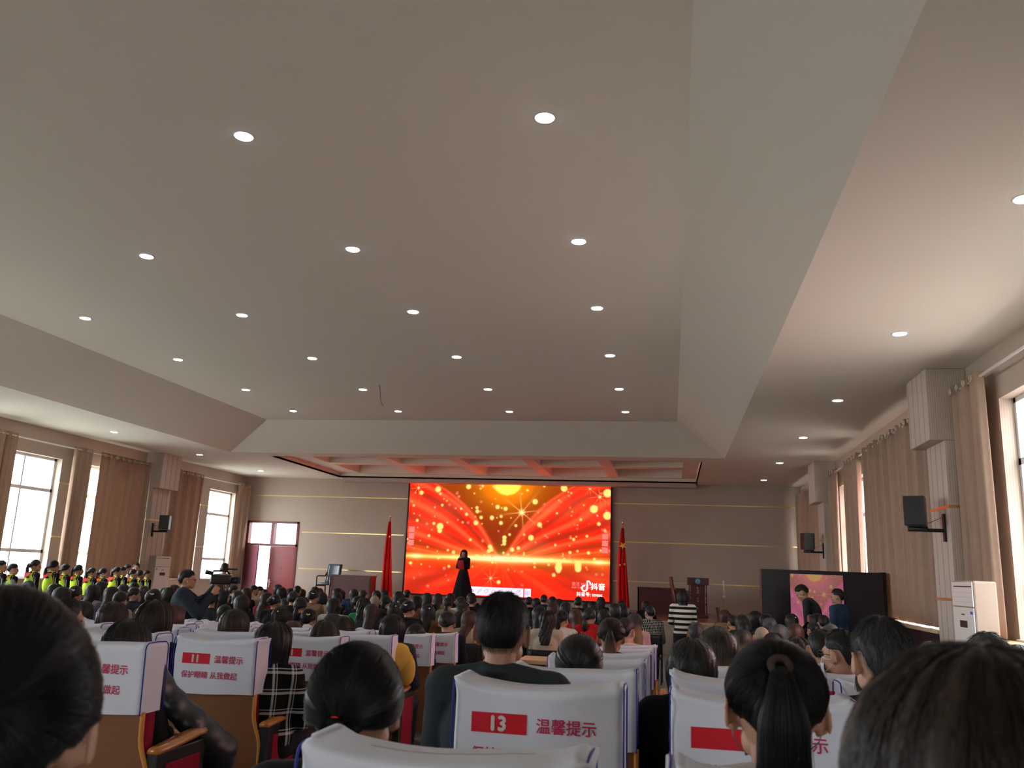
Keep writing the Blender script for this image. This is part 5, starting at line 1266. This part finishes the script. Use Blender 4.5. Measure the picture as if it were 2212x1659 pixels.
def chair_label(lab):
    for t in (lab.split(',')[0], lab):
        ws = t.replace(',', '').split()[:12]
        while ws[-1] in ('the', 'of', 'a', 'in', 'and', 'with', 'to', 'its', 'over', 'before', 'below', 'under', 'right', 'left', 'beside', 'behind', 'by', 'from', 'lower', "screen's", 'directly'): ws.pop()
        r = 'black folding chair under ' + ' '.join(ws)
        if r not in _seen and len(ws) > 2: break
    _seen.add(r); return r
for (X_, Y_, H_, st, hc, clo, yaw, w_, lab) in rows_:
    if float(Y_) > 9.8: fold_chair(float(X_), float(Y_), chair_label(lab))
# ================================================================ standing people
def stand(name_label, x, y, H, rz, style, hc, cloth, F, base=1.70, lod=1, accs=(), seed=0, z=None, bottom=None, **kw):
    return person(x, y, floor_z(y) if z is None else z, rz, F, H/base, style, hc, cloth, name_label, lod, seed, seed, accs, bottom, **kw)
# presenter on the stage
PL = dict(el=(.215, .02, 1.13), wr=(.10, .21, 1.20), hd=(-.75, .25, .25), hn=(0, -.5, .8), curl=.9)        # holds the red folder
PR = dict(el=(.225, .06, 1.14), wr=(.085, .17, 1.42), hd=(-.5, -.2, .8), hn=(-.3, -1, 0), curl=1.3)        # raises the microphone
F = fig('mc', P=STAND, g=.88, head=(0, -.08, 0), armL=PL, armR=PR, skirt=True)
mcx, mcy = -6.50, 26.9
mc = stand('woman presenter in a long black dress on stage with microphone and red folder', mcx, mcy, 2.47-ZST, math.radians(166), 'L', 'k', 'black', F, base=1.70, lod=1, accs=['eyes'], z=ZST, seed=1, bottom=cl('skirt_black', (.008, .008, .010)), topname='blouse', botname='long_skirt')
mc.scale = (1.02, 1.02, 1.02)
mc.scale = tuple([(2.095-ZST)/1.705]*3)
def attach_world(builder_name, mesh, m, parent, loc, rot, label, cat):
    o = link(builder_name, mesh, m, None); o.matrix_world = parent.matrix_world @ Matrix.Translation(Vector(loc)) @ Euler(rot).to_matrix().to_4x4(); return tag(o, label, cat)
bpy.context.view_layer.update()
def PM(o): return Matrix.Translation(o.location) @ o.rotation_euler.to_matrix().to_4x4() @ Matrix.Diagonal((*o.scale, 1))
def held(name, mb, m, par, loc, rot, label, cat):
    o = mb.build(name, m, None, True); M_ = PM(par) @ Matrix.Translation(Vector(loc)) @ Euler(rot).to_matrix().to_4x4(); o.matrix_world = M_; return tag(o, label, cat)
b = MB(); b.box(-.11, .11, -.006, .006, -.15, .15, .003); held('folder', b, mat('red_folder', (.38, .01, .03), .5), mc, (-.035, .275, 1.215), (-.35, 0, 0), 'dark red folder held open by the presenter', 'folder')
b = MB(); b.tube([(0, 0, -.10), (0, 0, .06)], [.011, .015], n=12).ell((0, 0, .085), (.024, .024, .028)); held('microphone', b, m_black, mc, (.035, .155, 1.46), (-.5, 0, .2), 'black handheld microphone at the presenter\'s mouth', 'microphone')
# the camera operator
PA = dict(el=(.25, .20, 1.25), wr=(.08, .36, 1.50), hd=(0, 1, .3), hn=(0, .2, -1), curl=.7); PB = dict(el=(.27, .20, 1.16), wr=(.10, .33, 1.40), hd=(0, .6, .8), hn=(-1, 0, .2), curl=.8)
F = fig('cam', P=STAND, g=1.2, head=(0, .05, 0), armL=PA, armR=PB, top_ext=.02)
co = stand('heavy-set camera operator in a navy T-shirt and white earphones, standing left of centre', -5.90, 9.87, 1.64, math.radians(-62), 'S', 'k', 'tee', F, lod=1, accs=['glasses', 'buds', 'eyes'], seed=0, topname='t_shirt')
# video camera on its tripod
M_ = PM(co); c0 = M_ @ Vector((0, .40, 1.585)); vc = empty('video_camera', (c0.x, c0.y, c0.z), math.radians(-62+12), 'black shoulder video camera on a tripod in front of its operator', 'camera'); vc.scale = (.85, .85, .85)
b = MB(); b.box(-.055, .055, -.12, .17, -.065, .075, .02); b.build('body', m_black, vc, True)
b = MB(); b.tube([(0, .17, 0), (0, .27, 0)], [.045, .052], n=20).box(-.06, .06, .26, .30, -.045, .045, .004); b.build('lens', m_black, vc, True)
b = MB(); b.tube([(0, -.10, .075), (0, -.09, .125), (0, .10, .135), (0, .15, .085)], .014, n=8); b.build('handle', m_black, vc, True)
b = MB(); b.tube([(0, -.10, .09), (0, -.20, .11)], [.028, .034], n=14); b.build('viewfinder', m_black, vc, True)
b = MB(); b.tube([(.03, .02, .16), (.03, .24, .16)], .014, n=10).tube([(.03, .10, .16), (.03, .10, .24)], .003, n=6); b.build('microphone', m_black, vc, True)
b = MB(); b.box(-.13, -.05, -.02, .10, -.01, .07, .004); b.build('flip_screen', m_black, vc)
tp = empty('tripod', (c0.x, c0.y, floor_z(c0.y)), 0, 'black tripod carrying the video camera, hidden low behind the audience', 'tripod'); th_ = c0.z-.066-floor_z(c0.y)
b = MB(); b.tube([(0, 0, .75), (0, 0, th_-.08)], .018, n=10); b.build('column', m_black, tp, True)
b = MB(); b.box(-.04, .04, -.05, .05, th_-.08, th_, .006); b.build('head', m_black, tp)
b = MB(); b.tube([(0, -.03, th_-.04), (-.10, -.34, th_-.16)], .009, n=8); b.build('pan_handle', m_black, tp, True)
for k in range(3):
    a = k*2.094+.5; b = MB(); b.tube([(0, 0, .92), (.42*math.cos(a), .42*math.sin(a), 0)], [.016, .011], n=8); b.build('leg', m_black, tp, True)
# others
F = fig('standm', P=STAND, g=1.0, head=(0, -.1, 0), armL=dict(el=(.22, .06, 1.13), wr=(.14, .24, 1.05), hd=(-.2, 1, 0), hn=(0, 0, -1)), armR=dict(el=(.22, .06, 1.13), wr=(.14, .24, 1.05), hd=(-.2, 1, 0), hn=(0, 0, -1)))
stand('man in a light grey jumper seen from behind, beside the left windows', -10.40, 19.0, 1.76, math.radians(20), 'S', 'k', 'lightgray', F, lod=0, seed=2, topname='jumper')
stand('woman in a black and white striped jumper, standing with her back turned', .19, 15.4, 1.60, math.radians(5), 'B', 'k', 'stripe', F, lod=1, seed=1, topname='striped_jumper')
F = fig('bend', P=STAND, g=1.04, head=(0, -.35, 0), lean=.42, armL=dict(el=(.225, .10, 1.12), wr=(.16, .22, .90), hd=(0, .3, -1), hn=(-1, 0, 0)), armR=dict(el=(.225, .10, 1.12), wr=(.16, .22, .90), hd=(0, .3, -1), hn=(-1, 0, 0)), top_ext=.006)
o = stand('man in a dark grey suit bending forward in front of the pink picture', 2.52, 15.8, 1.84, math.radians(72), 'S', 'k', 'slate', F, lod=1, accs=['eyes'], seed=1, topname='suit_jacket')
F = fig('stand0', P=STAND, g=1.06, head=(math.radians(15), 0, 0))
stand('man in a dark blue shirt standing at the right edge of the pink picture', 2.62, 14.7, 1.73, math.radians(52), 'S', 'k', 'shirtblue', F, lod=1, accs=['eyes'], seed=0, topname='shirt')
# pupils in fluorescent vests with red scarves
FS = {q: fig(('pupil', q), P=STAND, g=.84, head=(math.radians(q), 0, 0)) for q in (-38, -26)}
b = MB(); b.ell((0, -.01, 1.20), (.178, .142, .25)).ell((0, -.01, 1.345), (.15, .11, .11)); 
for s in (-1, 1): cap(b, (s*.13, -.01, 1.372), (0, -.02, 1.44), .058, .058)
vest = remesh(b, .013, 3, 'fluorescent_vest')
b = MB(); b.tube([(math.cos(a)*.068, math.sin(a)*.066-.012, 1.445+.012*math.sin(a)) for a in [k*math.pi/8 for k in range(17)]], .018, n=8); b.grid([[((s-.5)*(.26-.23*t), -.115-.045*math.sin(t*1.7), 1.445-.11*t) for s in [k/8 for k in range(9)]] for t in [k/6 for k in range(7)]]); scarf = b.mesh('red_scarf', True)
b = MB()
b.tube([(.150, -.03, 1.445), (.188, -.05, 1.37), (.240, -.075, 1.22), (.250, -.072, 1.10), (.262, 0, .95)], .007, n=6)
stripeR = b.mesh('sleeve_stripe', True)
b = MB(); b.tube([(.150, -.055, 1.44), (.180, -.085, 1.34), (.226, -.095, 1.21), (.236, -.092, 1.10), (.25, -.02, .94)], .005, n=6); stripe2 = b.mesh('sleeve_stripe', True)
PU = [(8, 14.6, 1.64, 'S', 'boy pupil at the far left edge of the picture', 0), (30, 15.1, 1.585, 'S', 'short-haired boy pupil in glasses, second from the left', 1), (77, 15.5, 1.67, 'P', 'girl pupil with a long hanging ponytail and white hair tie', 0),
      (117, 15.9, 1.67, 'N', 'tallest girl pupil whose yellow vest shows widest', 0), (142, 16.5, 1.60, 'N', 'pupil with short tied hair right of the widest yellow vest', 0), (170, 16.9, 1.59, 'P', 'girl pupil with bobbing ponytail in front of the wide curtain, left one', 0),
      (199, 17.3, 1.54, 'H', 'girl pupil with a high ponytail in the middle of the pupil row', 0), (222, 17.8, 1.53, 'P', 'girl pupil with ponytail right of the middle of the pupil row', 0), (252, 18.2, 1.57, 'H', 'girl pupil with a wavy ponytail in front of the dark curtain gap', 0),
      (266, 18.7, 1.57, 'S', 'boy pupil in glasses and white shirt collar, behind the wavy ponytail', 1), (288, 19.0, 1.52, 'U', 'girl pupil with a low bun, third from the right end', 0), (303, 19.4, 1.50, 'N', 'small pupil second from the right end of the row', 0), (318, 19.8, 1.50, 'S', 'short-haired pupil at the right end of the row, beside the air conditioner', 1)]
def px(xp, yp, Y):
    d = _f + _r2*((xp-1106)/FPX) - _u2*((yp-829.5)/FPX); return d.x*Y/d.y
for i, (xp, Y_, H_, st, lab, gl) in enumerate(PU):
    X_ = (-12.64, -12.79, -12.63, -12.52, -12.70, -12.69, -12.65, -12.73, -12.66, -12.86, -12.78, -12.86, -12.93)[i]
    o = stand(lab, X_, Y_, H_+.01, math.radians(-16-(i*37 % 11)), st, 'k', 'black', FS[(-38, -26)[i % 2]], lod=1 if i < 6 else 0, accs=(['glasses'] if gl else []) + ['eyes'], seed=i, group='pupils in fluorescent yellow vests')
    link('fluorescent_vest', vest, CLOTH['fluo'], o); link('red_scarf', scarf, CLOTH['red'], o); link('sleeve_stripe', stripeR, CLOTH['white'], o); link('sleeve_stripe', stripe2, CLOTH['white'], o)
F = fig('facing', P=STAND, g=.84, head=(0, 0, 0))
stand('girl in front of the dark gap beside the left pillar, facing the audience', -13.65, 20.4, 1.68, math.radians(215), 'U', 'k', 'dark', F, lod=0, accs=['eyes'], seed=3)
stand('dark-haired adult standing behind the pupils near the left pillar', -13.35, 19.6, 1.63, math.radians(-40), 'S', 'k', 'white', FS[-26], lod=0, seed=5)
# small things held or lying about
def ray_pt(xp, yp, Y):
    d = _f + _r2*((xp-1106)/FPX) - _u2*((yp-829.5)/FPX); return Vector((d.x*Y/d.y, Y, 1.4+d.z*Y/d.y))

b = MB(); C_ = [Vector(p) for p in ((-2.46, 3.86, .93), (-2.40, 3.88, .82), (-2.34, 3.92, .74), (-2.27, 3.98, .66), (-2.21, 4.04, .59), (-2.17, 4.12, .52), (-2.20, 4.16, .44), (-2.26, 4.18, .34))]
for a, c in zip(C_, C_[1:]):
    for t in (0, .5): b.ell(a*(1-t)+c*t, (.085, .10, .050 if t else .062), Euler((0, .7, 0)))
me = remesh(b, .011, 3, 'puffer_coat'); o = link('puffer_coat', me, mat('black_puffer', (.014, .018, .020), .38, .4, noise=.2, nscale=6, bump=.6, bscale=9)); tag(o, 'black puffer coat sleeve bulging over the armrest of the nearest left seat', 'coat')
sd = empty('small_table', (-1.45, 9.55, floor_z(9.55)), 0, 'small table with a pale wooden top in the gap right of seat 13', 'table')
b = MB(); b.box(-.16, .16, -.25, .25, .80, .84, .004); b.build('table_top', m_sill, sd)
b = MB(); b.box(-.15, .13, -.23, .23, .45, .80, .004); b.build('drawer_box', wood_mat('small_table_wood', (.10, .05, .03), (.16, .08, .05)), sd)
for a, c in ((-.14, -.22), (.15, -.22), (-.14, .22), (.15, .22)):
    b = MB(); b.tube([(a, c, 0), (a, c, .80)], .010, n=8); b.build('leg', mat('leg_steel', (.5, .5, .5), .3, metal=.8), sd, True)
